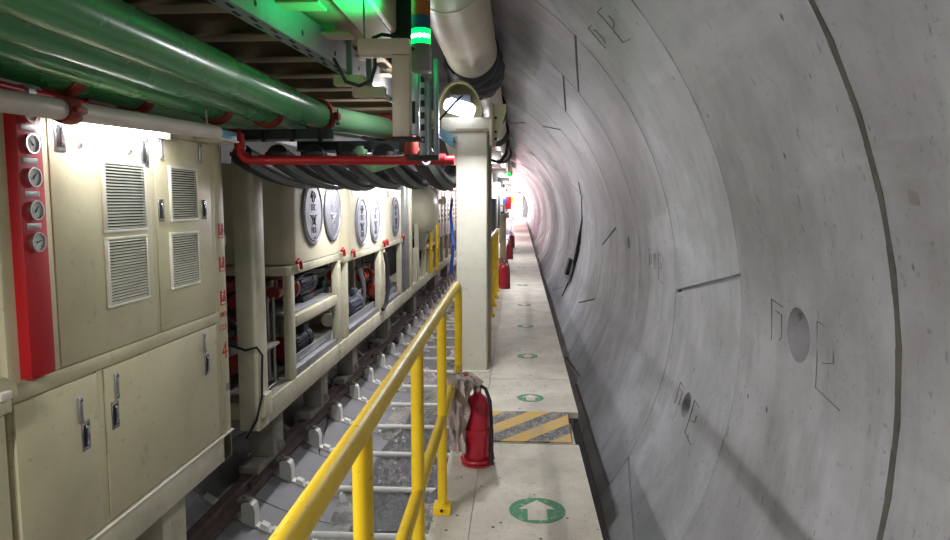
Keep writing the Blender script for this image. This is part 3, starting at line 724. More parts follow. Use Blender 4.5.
# tanks
def tank(label, y0, y1, z0, z1, discs, marks, depth=1.0):
    t = thing('storage_tank', label, 'tank', (FX-.5, (y0+y1)/2, z0), 'cream tanks with round grey lids in the frame')
    r = .13; mb = MB(); x0, x1 = FX-depth, FX
    poly = []
    for cx_, cy_, a in ((x1-r, y0+r, -PI/2), (x1-r, y1-r, 0), (x0+r, y1-r, PI/2), (x0+r, y0+r, PI)):
        for q in range(7): poly.append((cx_+r*math.cos(a+q*PI/12), cy_+r*math.sin(a+q*PI/12), z0))
    mb.prism(poly, (0, 0, z1-z0)); mb.build('tank_shell', 'tank', t)
    for i, (y, z, rr, mt) in enumerate(discs):
        x = FX
        mb = MB(); mb.lathe((x, y, z), (1, 0, 0), [(0, rr), (.022, rr), (.03, rr-.012), (.03, rr-.03), (.022, rr-.034), (.022, 0)], 64); d = mb.build('round_lid', mt, t, 'grey embossed round lid')
        mb = MB(); mb.tube(arc((x+.023, y, z), rr-.055, 0, 2*PI, 48, YR, UP)[:-1], .006, 6, closed=True); mb.build('lid_ring', 'slot' if mt == 'lid' else 'lid', d)
        inkm = 'lidi' if mt == 'lid' else 'lid'
        s = rr/.38; em = d
        mb = MB(); mb.tube(arc((x+.023, y, z+.155*s), .085*s, .15, PI-.15, 14, YR, UP), .010, 6); mb.tube(arc((x+.023, y, z+.16*s), .04*s, 0, 2*PI, 14, YR, UP)[:-1], .009, 6, closed=True); mb.build('emblem_arc', inkm, d)
        text_mb('TEC', .11*s, (x+.024, y, z+.055*s), YR, UP, .006).build('emblem_letters', inkm, d)
        mb = MB()
        mb.tube([(x+.024, y-.13*s, z-.03*s), (x+.024, y+.13*s, z-.03*s)], .009, 6); mb.tube([(x+.024, y-.1*s, z-.03*s), (x+.024, y, z-.13*s), (x+.024, y+.1*s, z-.03*s)], .009, 6); mb.tube([(x+.024, y-.07*s, z-.15*s), (x+.024, y, z-.05*s), (x+.024, y+.07*s, z-.15*s)], .009, 6)
        mb.build('emblem_symbol', inkm, d)
        text_mb('HER', .105*s, (x+.024, y, z-.205*s), YR, UP, .006).build('emblem_letters', inkm, d)
        mb = MB(); mb.lathe((x+.022, y, z+(rr-.1 if mt != 'lid' else -(rr-.09))), (1, 0, 0), [(0, .016), (.012, .016)], 10); mb.build('lid_bolt', 'chrome', d)
    for y, s in marks:
        text_mb(s, .17, (FX+.002, y, z1-.10), YR, UP, .002).build('red_mark', 'redink', t, 'red painted mark '+s)
    for i in range(6):
        mb = MB(); z = z0+(z1-z0)*(.12+.14*i); mb.box((FX-.42, y0-.003, z-.006), (FX-.36, y0-.0005, z+.006)); mb.build('level_tick', 'ink', t)
    for y in (y0+.12, y1-.06):
        mb = MB(); p = [(FX+.03, y-.09, z0+.02), (FX+.034, y-.02, z0+.05), (FX+.036, y+.03, z0+.01), (FX+.034, y+.05, z0-.06)]
        mb.tube(p, .02, 8); mb.build('red_strap', 'red', t)
    return t
tank('largest cream tank nearest the cabinet, with two round lids and no top letters', 7.15, 9.22, .935, 2.02, [(7.86, 1.49, .385, 'lid'), (8.72, 1.49, .385, 'lidd')], [(9.08, 'R')])
tank('middle cream tank with two round lids and red letters at its top', 9.62, 12.08, .875, 1.86, [(10.36, 1.32, .38, 'lid'), (11.36, 1.32, .38, 'lid')], [(9.86, 'R1'), (11.8, 'R')])
tank('farthest of the three cream tanks, showing one lid beside the grey uprights', 12.2, 14.15, .885, 1.86, [(13.3, 1.33, .38, 'lid')], [(12.6, 'R2'), (13.95, 'R')])

# ------------------------------------------------------------------ machinery in the bays under the tanks
def motor(loc, label, L=.62, r=.15, mat='motor', group='pump motors under the tanks', rise=.46):
    x, y, z = loc
    t = thing('pump_motor', label, 'motor', loc, group)
    mb = MB()
    mb.lathe((x, y-L/2, z+r+.06), YR, [(0, r*.8), (.02, r*.92), (L*.72, r*.92), (L*.74, r), (L*.96, r), (L, r*.85)], 28); b = mb.build('motor_body', mat, t)
    mb = MB()
    for k in range(18):
        a = 2*PI*k/18; c, s = math.cos(a), math.sin(a); q = Matrix.Rotation(a, 3, 'Y')
        mb.box((x-.006+0, y-L*.42, z+r+.06+r*.88), (x+.006, y+L*.2, z+r+.06+r*1.06), 0, q, (x, y, z+r+.06))
    mb.build('cooling_fins', mat, b)
    mb = MB(); mb.box((x-.13, y-L*.4, z), (x+.13, y+L*.3, z+.075), .006); mb.build('mount_foot', 'dark', t)
    mb = MB(); mb.box((x+.02, y-.1, z+2*r+.04), (x+.15, y+.08, z+2*r+.14), .01); mb.build('terminal_box', mat, t)
    mb = MB(); mb.lathe((x, y-L/2-.22, z+r+.06), YR, [(0, .10), (.05, .15), (.12, .15), (.16, .07), (.24, .06)], 24); mb.build('pump_head', 'valve', t)
    mb = MB(); mb.tube([(x, y-L/2-.12, z+r+.16), (x, y-L/2-.12, z+r+rise-.1), (x-.1, y-L/2-.1, z+r+rise), (x-.35, y-L/2-.1, z+r+rise)], .045, 12); mb.build('discharge_pipe', 'skid', t)
    return t
motor((FX-.30, 8.25, .40), 'dark blue grey pump motor on the upper shelf under the largest tank', rise=.2)
mb = MB()
motor((FX-.32, 8.1, -.302), 'dark pump motor on the floor tray under the largest tank')
motor((FX-.32, 10.7, -.302), 'dark blue pump motor under the middle tank', .75, .2)
motor((FX-.32, 13.2, -.302), 'dark pump motor under the farthest tank', .75, .2)
motor((FX-.62, 9.95, .05), 'small pump motor higher behind the frame post under the middle tank', .5, .13)
def pipe_run(name, pts, r, mat, label, cat, group=None, fl=()):
    t = thing(name, label, cat, pts[0], group)
    mb = MB(); mb.tube(pts, r, 14); mb.build('pipe_body', mat, t)
    for p, d in fl:
        mb = MB(); mb.lathe(V(p)-V(d)*.02, d, [(0, r*1.7), (.04, r*1.7)], 20); mb.build('flange', mat, t)
    return t
pipe_run('valve_manifold', [(FX-.75, 6.5, .72), (FX-.72, 7.2, .70), (FX-.70, 7.9, .68), (FX-.70, 8.8, .72)], .07, 'valve', 'rust red pipe manifold under the shelf of the largest tank', 'pipe', fl=(((FX-.70, 7.9, .68), YR), ((FX-.74, 6.75, .71), YR)))
pipe_run('suction_pipe', [(FX-.55, 6.45, .1), (FX-.4, 6.7, .12), (FX-.35, 6.95, .3), (FX-.45, 7.1, .6)], .05, 'skid', 'grey bent suction pipe behind the first frame post', 'pipe', fl=(((FX-.4, 6.7, .12), YR),))
pipe_run('red_valve_body', [(FX-.6, 6.7, -.1), (FX-.45, 7.0, -.05), (FX-.4, 7.4, -.02)], .10, 'valve', 'dull red valve body low behind the end post', 'valve', fl=(((FX-.45, 7.0, -.05), YR),))
for i, dx in enumerate((0, .06, .12)):
    pipe_run('steel_conduit', [(FX-.14-dx, 6.9, -.28), (FX-.14-dx, 6.9, .62)], .016, 'steel', 'thin upright steel conduit beside the first frame post', 'conduit', 'upright conduits beside the first frame post')
for i in range(3):
    pipe_run('tray_cable', [(FX-.10-.05*i, 6.36, -.285), (FX-.11-.05*i, 6.7, -.27+.02*i), (FX-.12-.03*i, 7.02, -.285)], .012, 'steel' if i != 1 else 'black', 'thin cable lying on the frame tray beside the end post', 'cable', 'cables lying on the frame tray')
pipe_run('power_cable', [(FX-.3, 6.06, .30), (FX-.1, 6.06, .24), (FX+.005, 6.06, .27), (FX+.03, 6.12, .18), (FX+.02, 6.12, -.02), (FX+.03, 6.08, -.2), (FX-.02, 6.06, -.42), (FX-.12, 6.05, -.60)], .011, 'black', 'black cable looped over the cream end post', 'cable')
pipe_run('drain_hose', [(FX+.045, 12.0, .72), (FX+.075, 12.05, .5), (FX+.08, 12.1, .05), (FX+.06, 12.0, -.2), (FX+.05, 11.75, -.27)], .035, 'black', 'black drain hose curving down beside the frame under the middle tank', 'hose')
pipe_run('blue_water_hose', [(FX-.25, 5.78, 1.35), (FX-.22, 5.8, .95), (FX-.3, 5.85, .5), (FX-.25, 5.83, 0)], .05, 'blue', 'dark blue hose hanging in the gap beside the cabinet', 'hose')
t = thing('junction_box', 'pale round capped fitting in the gap beside the cabinet', 'fitting', (FX-.2, 5.75, 1.25))
mb = MB(); mb.lathe((FX-.3, 5.75, 1.28), (1, 0, 0), [(0, .08), (.12, .08), (.14, .06), (.16, .06)], 20); mb.build('cap', 'white', t)
mb = MB(); mb.box((FX-.5, 5.72, 1.24), (FX-.3, 5.78, 1.32)); mb.build('stub_pipe', 'white', t)
def gate_valve(x, y, z, r, label, mat='valve'):
    t = thing('gate_valve', label, 'valve', (x, y, z-r*1.2), 'valves and fittings in the machinery bays')
    mb = MB(); mb.lathe((x, y-r*1.6, z), YR, [(0, r*1.1), (r*.3, r*1.1), (r*.3, r*.7), (r*1.0, r*.9), (r*2.2, r*.9), (r*2.9, r*.7), (r*2.9, r*1.1), (r*3.2, r*1.1)], 20); mb.build('valve_body', mat, t)
    mb = MB(); mb.cyl((x, y, z+r*.7), (x, y, z+r*2.2), r*.18, 10); mb.build('valve_stem', 'steel', t)
    mb = MB(); mb.tube(arc((x, y, z+r*2.2), r*.8, 0, 2*PI, 20, (1, 0, 0), YR)[:-1], r*.12, 8, closed=True); w_ = mb.build('hand_wheel', mat, t)
    for q in range(3):
        mb = MB(); a = q*2*PI/3; mb.cyl((x, y, z+r*2.2), (x+r*.8*math.cos(a), y+r*.8*math.sin(a), z+r*2.2), r*.08, 6); mb.build('wheel_spoke', mat, w_)
gate_valve(FX-.38, 6.62, .62, .07, 'dull red gate valve high behind the cream end post')
gate_valve(FX-.32, 6.85, .36, .06, 'grey gate valve beside the first frame post', 'skid')
gate_valve(FX-.45, 6.75, .02, .09, 'larger dark red gate valve low behind the end post')
gate_valve(FX-.30, 9.85, .55, .07, 'red gate valve high under the middle tank')
gate_valve(FX-.35, 9.8, -.10, .09, 'grey gate valve low under the middle tank', 'skid')
gate_valve(FX-.35, 12.5, .3, .09, 'red gate valve under the farthest tank')
gate_valve(FX-.30, 7.45, .60, .07, 'orange red gate valve on the upper shelf beside the pump motor')
gate_valve(FX-.25, 11.5, .35, .08, 'dark red gate valve behind the second frame post')
for i, (pts, r_, m_, l) in enumerate((
    ([(FX-.5, 6.45, .5), (FX-.3, 6.6, .25), (FX-.35, 6.9, .12), (FX-.6, 7.1, .2)], .035, 'black', 'black hose looping behind the cream end post'),
    ([(FX-.14, 7.3, .5), (FX-.13, 7.5, .70), (FX-.13, 8.0, .78), (FX-.14, 8.8, .72)], .025, 'black', 'black hose arching over the upper pump motor'),
    ([(FX-.15, 7.3, -.05), (FX-.2, 7.6, .1), (FX-.3, 7.9, .18), (FX-.5, 8.2, .15)], .03, 'black', 'black hose above the floor pump motor'),
    ([(FX-.2, 9.6, .4), (FX-.2, 9.9, .2), (FX-.25, 10.2, .3), (FX-.3, 10.5, .6), (FX-.4, 10.8, .7)], .035, 'black', 'black hose curling under the middle tank'),
    ([(FX-.2, 11.0, .55), (FX-.2, 11.3, .3), (FX-.25, 11.6, .1), (FX-.3, 11.65, -.25)], .04, 'steel', 'grey ribbed pipe under the middle tank'),
    ([(FX-.7, 6.4, .3), (FX-.7, 9.3, .32)], .05, 'dred', 'long dull red pipe at the back of the pump bay'),
    ([(FX-.8, 9.5, .45), (FX-.8, 12.0, .47)], .06, 'skid', 'long grey pipe at the back of the middle bay'),
    ([(FX-.2, 12.4, .6), (FX-.25, 12.7, .4), (FX-.3, 13.1, .5), (FX-.5, 13.5, .65)], .04, 'black', 'black hose under the farthest tank'),
    ([(FX-.9, 7.0, .1), (FX-.8, 7.3, .15), (FX-.68, 7.6, .55), (FX-.68, 7.7, .74)], .05, 'skid', 'grey riser pipe behind the pump motors'))):
    pipe_run('bay_hose' if m_ == 'black' else 'bay_pipe', pts, r_, m_, l, 'hose' if m_ == 'black' else 'pipe')
fbox((FX-.22, 6.34, .14), (FX-.06, 6.84, .17), 'bay_shelf', 'skid', .004)
# grey uprights after the tanks
for i, (y, w, m_) in enumerate(((14.45, .2, 'strut'), (14.95, .14, 'skid'), (15.3, .22, 'cream2'))):
    o = MB().box((FX-.16, y, -.30), (FX, y+w, 2.3), .005).build('upright_post', m_); recentre(o, (FX, y, -.3))
    tag(o, ('grey steel upright just past the farthest tank', 'darker dusty upright second past the farthest tank', 'cream upright next to the domed vessel')[i], 'post')
# domed vessel with hopper
t = thing('domed_vessel', 'cream domed pressure vessel with a tapered hopper past the tanks', 'vessel', (FX-.3, 17.1, .40))
mb = MB(); prof = [(0, .62)]+[(.55+.40*math.sin(a*PI/16), .62*math.cos(a*PI/16)) for a in range(0, 8)]+[(.95, .0)]
mb.lathe((FX-.5, 17.1, 1.42), (1, 0, 0), prof, 40); v_ = mb.build('vessel_shell', 'tank', t)
mb = MB(); mb.cyl((FX+.30, 17.3, 1.60), (FX+.50, 17.45, 1.66), .07, 16); mb.lathe((FX+.50, 17.45, 1.66), (.8, .6, .2), [(0, .11), (.04, .11)], 16); mb.build('nozzle', 'tank', v_)
mb = MB(); q0 = [(-.25, 16.75), (.2, 16.75), (.2, 17.5), (-.25, 17.5)]
a = [mb.bm.verts.new((FX+x, y, 1.0)) for x, y in q0]; b = [mb.bm.verts.new((FX-.02+x*.35, 17.1+(y-17.1)*.35, .42)) for x, y in q0]
mb.bm.faces.new(a); mb.bm.faces.new(list(reversed(b)))
for i in range(4): mb.bm.faces.new((a[i], a[(i+1) % 4], b[(i+1) % 4], b[i]))
mb.build('hopper', 'skid', t)
for y in (16.5, 17.7):
    mb = MB(); mb.box((FX-.1, y, -.298), (FX-.0, y+.1, 1.1)); mb.build('support_leg', 'cream2', t)
# stair handrail loops
for i, (y, x) in enumerate(((18.3, FX+.05), (19.1, FX+.13))):
    t = thing('stair_handrail', ('olive yellow handrail loop beside the domed vessel', 'olive yellow handrail loop nearer the white cabinets')[i], 'handrail', (x, y, -.3))
    mb = MB(); mb.tube([(x, y, -.3), (x, y, 1.0)]+arc((x, y+.15, 1.0), .15, PI, 0, 8, YR, UP)[1:]+[(x, y+.3, -.3)], .035, 12); mb.build('rail_loop', 'yellow', t)
    mb = MB(); mb.tube([(x, y, .35), (x, y+.3, .35)], .03, 10); mb.build('cross_rung', 'yellow', t)
# white cabinets farther on
wl = ('near white cabinet with black slot marks past the handrail loops', 'second white cabinet with slot marks past the handrail loops', 'third white cabinet past the handrail loops', 'farthest white cabinet of the row')
for i in range(4):
    y0 = 20.4+i*1.95
    t = thing('white_cabinet', wl[i], 'cabinet', (FX-.4, y0+.95, .52), 'white cabinets far along the frame')
    mb = MB(); mb.box((FX-.8, y0, .52), (FX, y0+1.93, 2.05), .03); mb.build('cabinet_body', 'white', t)
    for k in range(2):
        mb = MB(); mb.box((FX, y0+.1+.9*k, .6), (FX+.012, y0+.94+.9*k, 1.97), .004); d = mb.build('cabinet_door', 'white', t)
        for q in range(5):
            mb = MB(); mb.box((FX+.012, y0+.3+.9*k, 1.0+q*.16), (FX+.016, y0+.62+.9*k, 1.08+q*.16)); mb.build('louvre_slot', 'slot', d)
pipe_run('blue_air_hose', [(FX+.2, 23.5, 1.9), (FX+.45, 20.0, 1.3), (FX+.62, 19.0, .4), (FX+.55, 19.0, -.4)], .045, 'blue', 'bright blue hose hanging behind the cream column', 'hose')
# more cabinets and covers on towards the end of the gantry
for i in range(2):
    y0 = 29+i*6
    t = thing('trailer_cabinet', ('cream gantry cabinet just past the white cabinets', 'farthest cream gantry cabinet towards the bright end')[i], 'cabinet', (FX-.4, y0+2.5, -.4), 'far gantry cabinets')
    mb = MB(); mb.box((FX-.8, y0, -.4), (FX, y0+5.6, 2.0), .03); mb.build('cabinet_body', 'white', t)
    mb = MB(); mb.box((FX, y0+.3, .4), (FX+.012, y0+2.6, 1.8)); mb.build('cabinet_door', 'white', t)

# ------------------------------------------------------------------ overhead pipes
PZ = 2.35; PR = .114
def coupling(p, y, x, z, r=PR, mat='dred', q=1):
    mb = MB(); mb.lathe((x, y-.05, z), YR, [(0, r+.001), (0, r+.022*q), (.025, r+.034*q), (.075, r+.034*q), (.10, r+.022*q), (.10, r+.001)], 32); c = mb.build('pipe_coupling', mat, p, 'dull red clamp coupling')
    for s in (-1, 1):
        mb = MB(); mb.box((x+s*(r+.045*q)-.022*q, y-.04, z-.03*q), (x+s*(r+.045*q)+.022*q, y+.04, z+.03*q), .006); mb.build('clamp_ear', mat, c)
        mb = MB(); mb.cyl((x+s*(r+.05*q), y, z-.075*q), (x+s*(r+.05*q), y, z+.06*q), .011*q, 8); mb.lathe((x+s*(r+.05*q), y, z-.075*q), UP, [(0, .02*q), (.02*q, .02*q)], 6); mb.build('clamp_bolt', 'strut', c)
pl = ('widest green pipe, lowest on the right of the four over the cabinet', 'second of the four green overhead pipes counting from the cable channel', 'third of the four green overhead pipes counting from the cable channel', 'innermost of the four green overhead pipes, right above the cabinet')
for i, (x, yc, ye) in enumerate(((-1.72, 5.92, 8.75), (-2.02, 5.48, 8.3), (-2.32, 5.2, 8.0), (-2.62, 4.6, 7.7))):
    t = thing('green_pipe', pl[i], 'pipe', (x, 4, PZ), 'green overhead pipes')
    mb = MB(); mb.cyl((x, -1.5, PZ), (x, yc, PZ), PR, 40); mb.build('pipe_section', 'green', t)
    mb = MB(); mb.tube([(x, yc+.002, PZ), (x, 5.98, PZ), (x+.03, 6.06, PZ), (x+.37, 7.0, PZ+.01)], PR*.95, 40); mb.build('pipe_section', 'lgreen', t, 'paler green pipe length')
    coupling(t, yc, x, PZ)
    if i == 0:
        mb = MB(); mb.lathe((x+.37, 7.0, PZ+.01), (.35, 1, 0), [(-.02, PR+.03), (.06, PR+.03)], 32); mb.build('end_flange', 'valve', t, 'rust red end flange')
    if i == 3: coupling(t, 3.85, x, PZ)
# thin red main and the short riser with the bright red cross pipe
t = thing('red_pipe', 'thin dark red pipe running along under the innermost green pipe', 'pipe', (-2.45, 4, 2.15))
mb = MB(); mb.cyl((-2.45, 1.0, 2.155), (-2.45, 5.40, 2.155), .022, 16); mb.build('pipe_section', 'red', t)
for y in (3.3, 4.3, 5.2):
    mb = MB(); mb.lathe((-2.45, y, 2.155), YR, [(0, .034), (.05, .034)], 16); mb.build('pipe_clip', 'steel', t)
t = thing('red_cross_pipe', 'bright red pipe crossing under the green pipes to the cream column', 'pipe', (-1.5, 5.45, 1.95))
mb = MB(); y = 5.45; z = 1.945
mb.tube([(-2.24, y, 2.16), (-2.24, y, z+.09)]+arc((-2.15, y, z+.09), .09, PI, 1.5*PI, 8, (1, 0, 0), UP)[1:]+[(-.50, y, z-.008)], .036, 18); mb.build('pipe_run', 'red', t)
for x in (-2.08, -.9, -.62):
    mb = MB(); mb.lathe((x, y, z), (1, 0, 0), [(0, .044), (.05, .044)], 18); mb.build('pipe_collar', 'red', t)
mb = MB(); mb.lathe((-2.24, y, 2.04), UP, [(0, .046), (.05, .046)], 18); mb.build('elbow_collar', 'red', t)
mb = MB(); mb.tube([(-2.46, y, 2.155), (-2.24, y, 2.155)], .045, 14); mb.build('branch_stub', 'valve', t)
pipe_run('red_branch_pipe', [(-2.6, 9.2, 1.97), (-1.9, 9.3, 1.96), (-1.0, 9.35, 1.95)], .045, 'red', 'short bright red pipe above the farther tanks', 'pipe')
# cream conduit pipe in front of the cabinet's top edge
t = thing('cream_pipe', 'cream pipe slung below the green pipes in front of the cabinet top', 'pipe', (-2.15, 3, 2.0))
mb = MB(); mb.cyl((-2.15, 1.2, 1.968), (-2.15, 3.18, 2.040), .049, 28); mb.build('pipe_section', 'pinkish', t)
mb = MB(); mb.cyl((-2.15, 3.18, 2.040), (-2.15, 4.81, 2.102), .049, 28); mb.build('pipe_section', 'pinkish', t)
coupling(t, 3.18, -2.15, 2.040, .050, 'dred', .5)
mb = MB(); mb.box((-2.153, 4.66, 2.14), (-2.147, 4.675, 2.25)); mb.build('hanger_strap', 'strut', t)
def batten(loc, label, L=1.0, tube='tube'):
    x, y, z = loc
    t = thing('fluorescent_lamp', label, 'lamp', loc, 'strip lamps under the gantry roof')
    mb = MB(); mb.box((x-.05, y-L/2, z+.02), (x+.05, y+L/2, z+.06), .006); mb.build('lamp_housing', 'white', t)
    mb = MB(); mb.cyl((x, y-L/2+.02, z), (x, y+L/2-.02, z), .016, 14); mb.build('lamp_tube', tube, t)
    for s in (-1, 1):
        mb = MB(); mb.box((x-.02, y+s*(L/2-.012)-.012, z-.02), (x+.02, y+s*(L/2-.012)+.012, z+.03), .003); mb.build('lamp_holder', 'white', t)
    return t
def area(name, loc, size, power, rgb=(1, 1, 1), rot=(0, 0, 0), sy=None, spread=None):
    l = bpy.data.lights.new(name, 'AREA'); l.energy = power; l.color = rgb; l.size = size
    if sy: l.shape = 'RECTANGLE'; l.size_y = sy
    if spread: l.spread = spread
    o = bpy.data.objects.new(name, l); COL.objects.link(o); o.location = loc; o.rotation_euler = rot; return o
def point(name, loc, power, rgb=(1, 1, 1), r=.05):
    l = bpy.data.lights.new(name, 'POINT'); l.energy = power; l.color = rgb; l.shadow_soft_size = r
    o = bpy.data.objects.new(name, l); COL.objects.link(o); o.location = loc; return o
batten((-2.31, 3.92, 2.04), 'glowing fluorescent strip lamp over the left upper cabinet door', 1.05, 'tubenear')
for y, l in ((8.3, 'strip lamp above the largest tank'), (11.3, 'strip lamp above the middle tank'), (14.6, 'strip lamp past the tanks'), (18.5, 'strip lamp above the domed vessel'), (23.5, 'strip lamp above the white cabinets'), (29.5, 'strip lamp far down the gantry')):
    batten((-1.85 if y < 15 else -2.2, y, 2.09), l, 1.2, 'tube' if y < 15 else 'tubenear')
t = thing('light_box', 'pale blue box with white lower edge beside the red riser', 'box', (-2.35, 5.6, 2.13))
mb = MB(); mb.box((-2.40, 4.98, 2.085), (-2.2, 5.3, 2.15), .006); mb.build('box_body', 'cyan', t)
mb = MB(); mb.box((-2.41, 4.97, 2.07), (-2.19, 5.31, 2.085), .003); mb.build('lower_edge', 'white', t)
# transverse cable trays under the pipes (dark web, pale lower flange)
for i, (y, x0, x1, z, l) in enumerate(((5.62, -2.43, -1.52, 2.125, 'dark teal cross tray with pale lower edge, nearer one under the green pipes'), (6.4, -2.08, -.98, 2.095, 'longer dark teal cross tray behind the bright red cross pipe'), (7.6, -2.4, -.9, 2.17, 'farther dark teal cross tray over the black hoses'))):
    t = thing('cross_tray', l, 'cable tray', ((x0+x1)/2, y, z), 'dark cross trays')
    mb = MB(); mb.box((x0, y, z), (x1, y+.015, z+.085)); mb.build('tray_web', 'teal', t)
    mb = MB(); mb.box((x0, y-.035, z-.012), (x1, y+.05, z), .002); mb.build('lower_flange', 'steel', t)
    for k in range(4):
        x = x0+.1+(x1-x0-.2)*k/3; mb = MB(); mb.box((x-.02, y-.04, z-.02), (x+.02, y-.004, z+.08), .003); mb.build('tray_clip', 'dark', t)
# sagging black hoses
HL = ['leftmost', 'second from the left', 'third from the left', 'third from the right', 'second from the right', 'rightmost']
for i in range(6):
    x = -2.30+.30*i; ya, yb = 5.62, 8.3; sag = .155+.015*(i % 3); z0 = 2.0
    t = thing('black_hose', HL[i]+' of the fat black hoses sagging behind the bright red pipe', 'hose', (x, (ya+yb)/2, z0-sag), 'fat black hoses sagging under the pipes')
    f = lambda q, dx=0, dz=0: V((x+dx+.05*math.sin(q*PI), ya+(yb-ya)*q, z0+dz-sag*(1-(2*q-1)**2)))
    mb = MB(); mb.tube([f(q/30) for q in range(31)], .092, 20); mb.build('hose_body', 'black', t)
    mb = MB(); bm = mb.bm; rows = []
    for q in range(31):
        p = f(q/30, .080, -.072); rows.append([bm.verts.new(p+V((dx+dz, 0, dx-dz))*1.0) for dx, dz in ((-.018, -.004), (.018, -.004), (.018, .004), (-.018, .004))])
    for a, b in zip(rows, rows[1:]):
        for j in range(4): bm.faces.new((a[j], a[(j+1) % 4], b[(j+1) % 4], b[j]))
    bm.faces.new(rows[0]); bm.faces.new(list(reversed(rows[-1])))
    mb.build('webbing_strap', 'strap', t, 'grey green webbing strap')
    for q in (0, 1):
        mb = MB(); p = f(q); mb.tube([p+V((0, 0, -.01)), p+V((0, 0, .02))], .094, 16); mb.build('hose_end', 'black', t)
pipe_run('green_bend_pipe', [(-1.30, 5.62, 2.06), (-1.28, 5.60, 1.94), (-1.18, 5.60, 1.885), (-1.02, 5.60, 1.93), (-.70, 5.60, 2.05)], .035, 'lgreen', 'pale green bent pipe among the black hoses', 'pipe', fl=(((-1.295, 5.615, 2.02), UP),))
t = thing('relief_valve', 'orange red valve hanging under the cable post behind the beacon', 'valve', (-.93, 5.9, 1.98))
mb = MB(); mb.lathe((-.85, 5.45, 1.99), UP, [(0, .05), (.03, .065), (.10, .065), (.12, .045), (.20, .045)], 20); mb.build('valve_body', 'valve', t)
mb = MB(); mb.tube(arc((-.72, 5.36, 1.95), .05, 0, 2*PI, 18, (.6, .8, 0), UP)[:-1], .012, 8, closed=True); mb.build('shackle', 'strut', t)

# ------------------------------------------------------------------ gantry roof
for k in range(12):
    y = 2.6+k*.72
    t = thing('roof_beam', ordn[min(k, 11)]+' tan cross beam under the gantry roof above the green pipes' if k else 'nearest tan cross beam under the gantry roof above the green pipes', 'beam', (-2.0, y, 2.78), 'tan roof cross beams')
    mb = MB(); mb.box((-3.45, y-.09, 2.74), (-1.14, y+.09, 2.755), .002); mb.build('lower_flange', 'tan', t)
    mb = MB(); mb.box((-3.45, y-.006, 2.755), (-1.26, y+.006, 2.93)); mb.build('beam_web', 'tan', t)
    mb = MB(); mb.box((-3.45, y-.09, 2.93), (-1.26, y+.09, 2.945), .002); mb.build('upper_flange', 'tan', t)
struct(MB().box((-3.45, -1.5, 2.946), (-1.14, 28, 2.96)).build('ceiling_light_block', 'dark'))  # added dark plate above the beams, blocks light to keep the left side dark
# perforated cable channel
def channel_pt(y): return -1.545+.08*(y-3.35)
t = thing('cable_channel', 'perforated silver cable channel slanting along beneath the roof beams', 'cable tray', (-1.4, 4.5, 2.6))
ya, yb = 1.5, 7.0; zc = 2.60
def sl(x0, x1, z0, z1, name, mat, y0=ya, y1=yb):
    mb = MB(); a, b = channel_pt(y0), channel_pt(y1)
    mb.prism([(a+x0, y0, z0), (a+x1, y0, z0), (a+x1, y0, z1), (a+x0, y0, z1)], (b-a, y1-y0, 0)); return mb.build(name, mat, t)
bt = sl(0, .105, zc, zc+.004, 'slotted_flange', 'steel'); wb = sl(.101, .105, zc+.004, zc+.19, 'side_web', 'steel'); sl(.06, .105, zc+.19, zc+.194, 'top_lip', 'steel')
for k in range(17):
    for q, xx in enumerate((.03, .07)):
        y0 = 2.6+k*.26+q*.11; x = channel_pt(y0)+xx
        mb = MB(); mb.box((x-.010, y0-.05, zc-.001), (x+.010, y0+.05, zc+.0005), 0); mb.build('slot', 'slot', bt)
for y0 in (3.7, 4.35, 4.95, 5.5):
    x = channel_pt(y0)+.105
    for dy, dz in ((0, .07), (.07, .12)):
        mb = MB(); mb.lathe((x-.0005, y0+dy, zc+dz), (1, -.08, 0), [(0, .018), (.0012, .018)], 14); mb.build('bolt_hole', 'slot', wb)
# roof side beam and green-lit cover plates
t = thing('edge_beam', 'tan longitudinal beam just above the perforated cable channel', 'beam', (-1.2, 5, 2.8))
mb = MB(); mb.box((-1.40, 1.5, 2.83), (-1.14, 14, 2.85), .003); mb.build('lower_flange', 'tan', t)
mb = MB(); mb.box((-1.25, 1.5, 2.85), (-1.236, 14, 2.94)); mb.build('beam_web', 'tan', t)
t = thing('duct_casing', 'large cream casing above the edge beam, lit green by the beacon', 'casing', (-.95, 5, 2.7))
mb = MB(); mb.box((-1.125, 2.0, 2.80), (-.86, 5.45, 3.2), .03); mb.build('casing_shell', 'duct', t)
mb = MB(); mb.box((-1.10, 2.4, 2.795), (-.90, 5.2, 2.799)); mb.build('casing_panel', 'duct', t)
t = thing('dark_panel', 'dark upright panel between the green-lit casing and the beacon', 'panel', (-.84, 4.9, 2.66))
mb = MB(); mb.box((-.90, 4.92, 2.76), (-.72, 4.98, 3.3), .01); mb.build('panel_body', 'black', t)
mb = MB(); mb.cyl((-.84, 4.919, 2.86), (-.84, 4.905, 2.86), .012, 10); mb.build('panel_screw', 'slot', t)
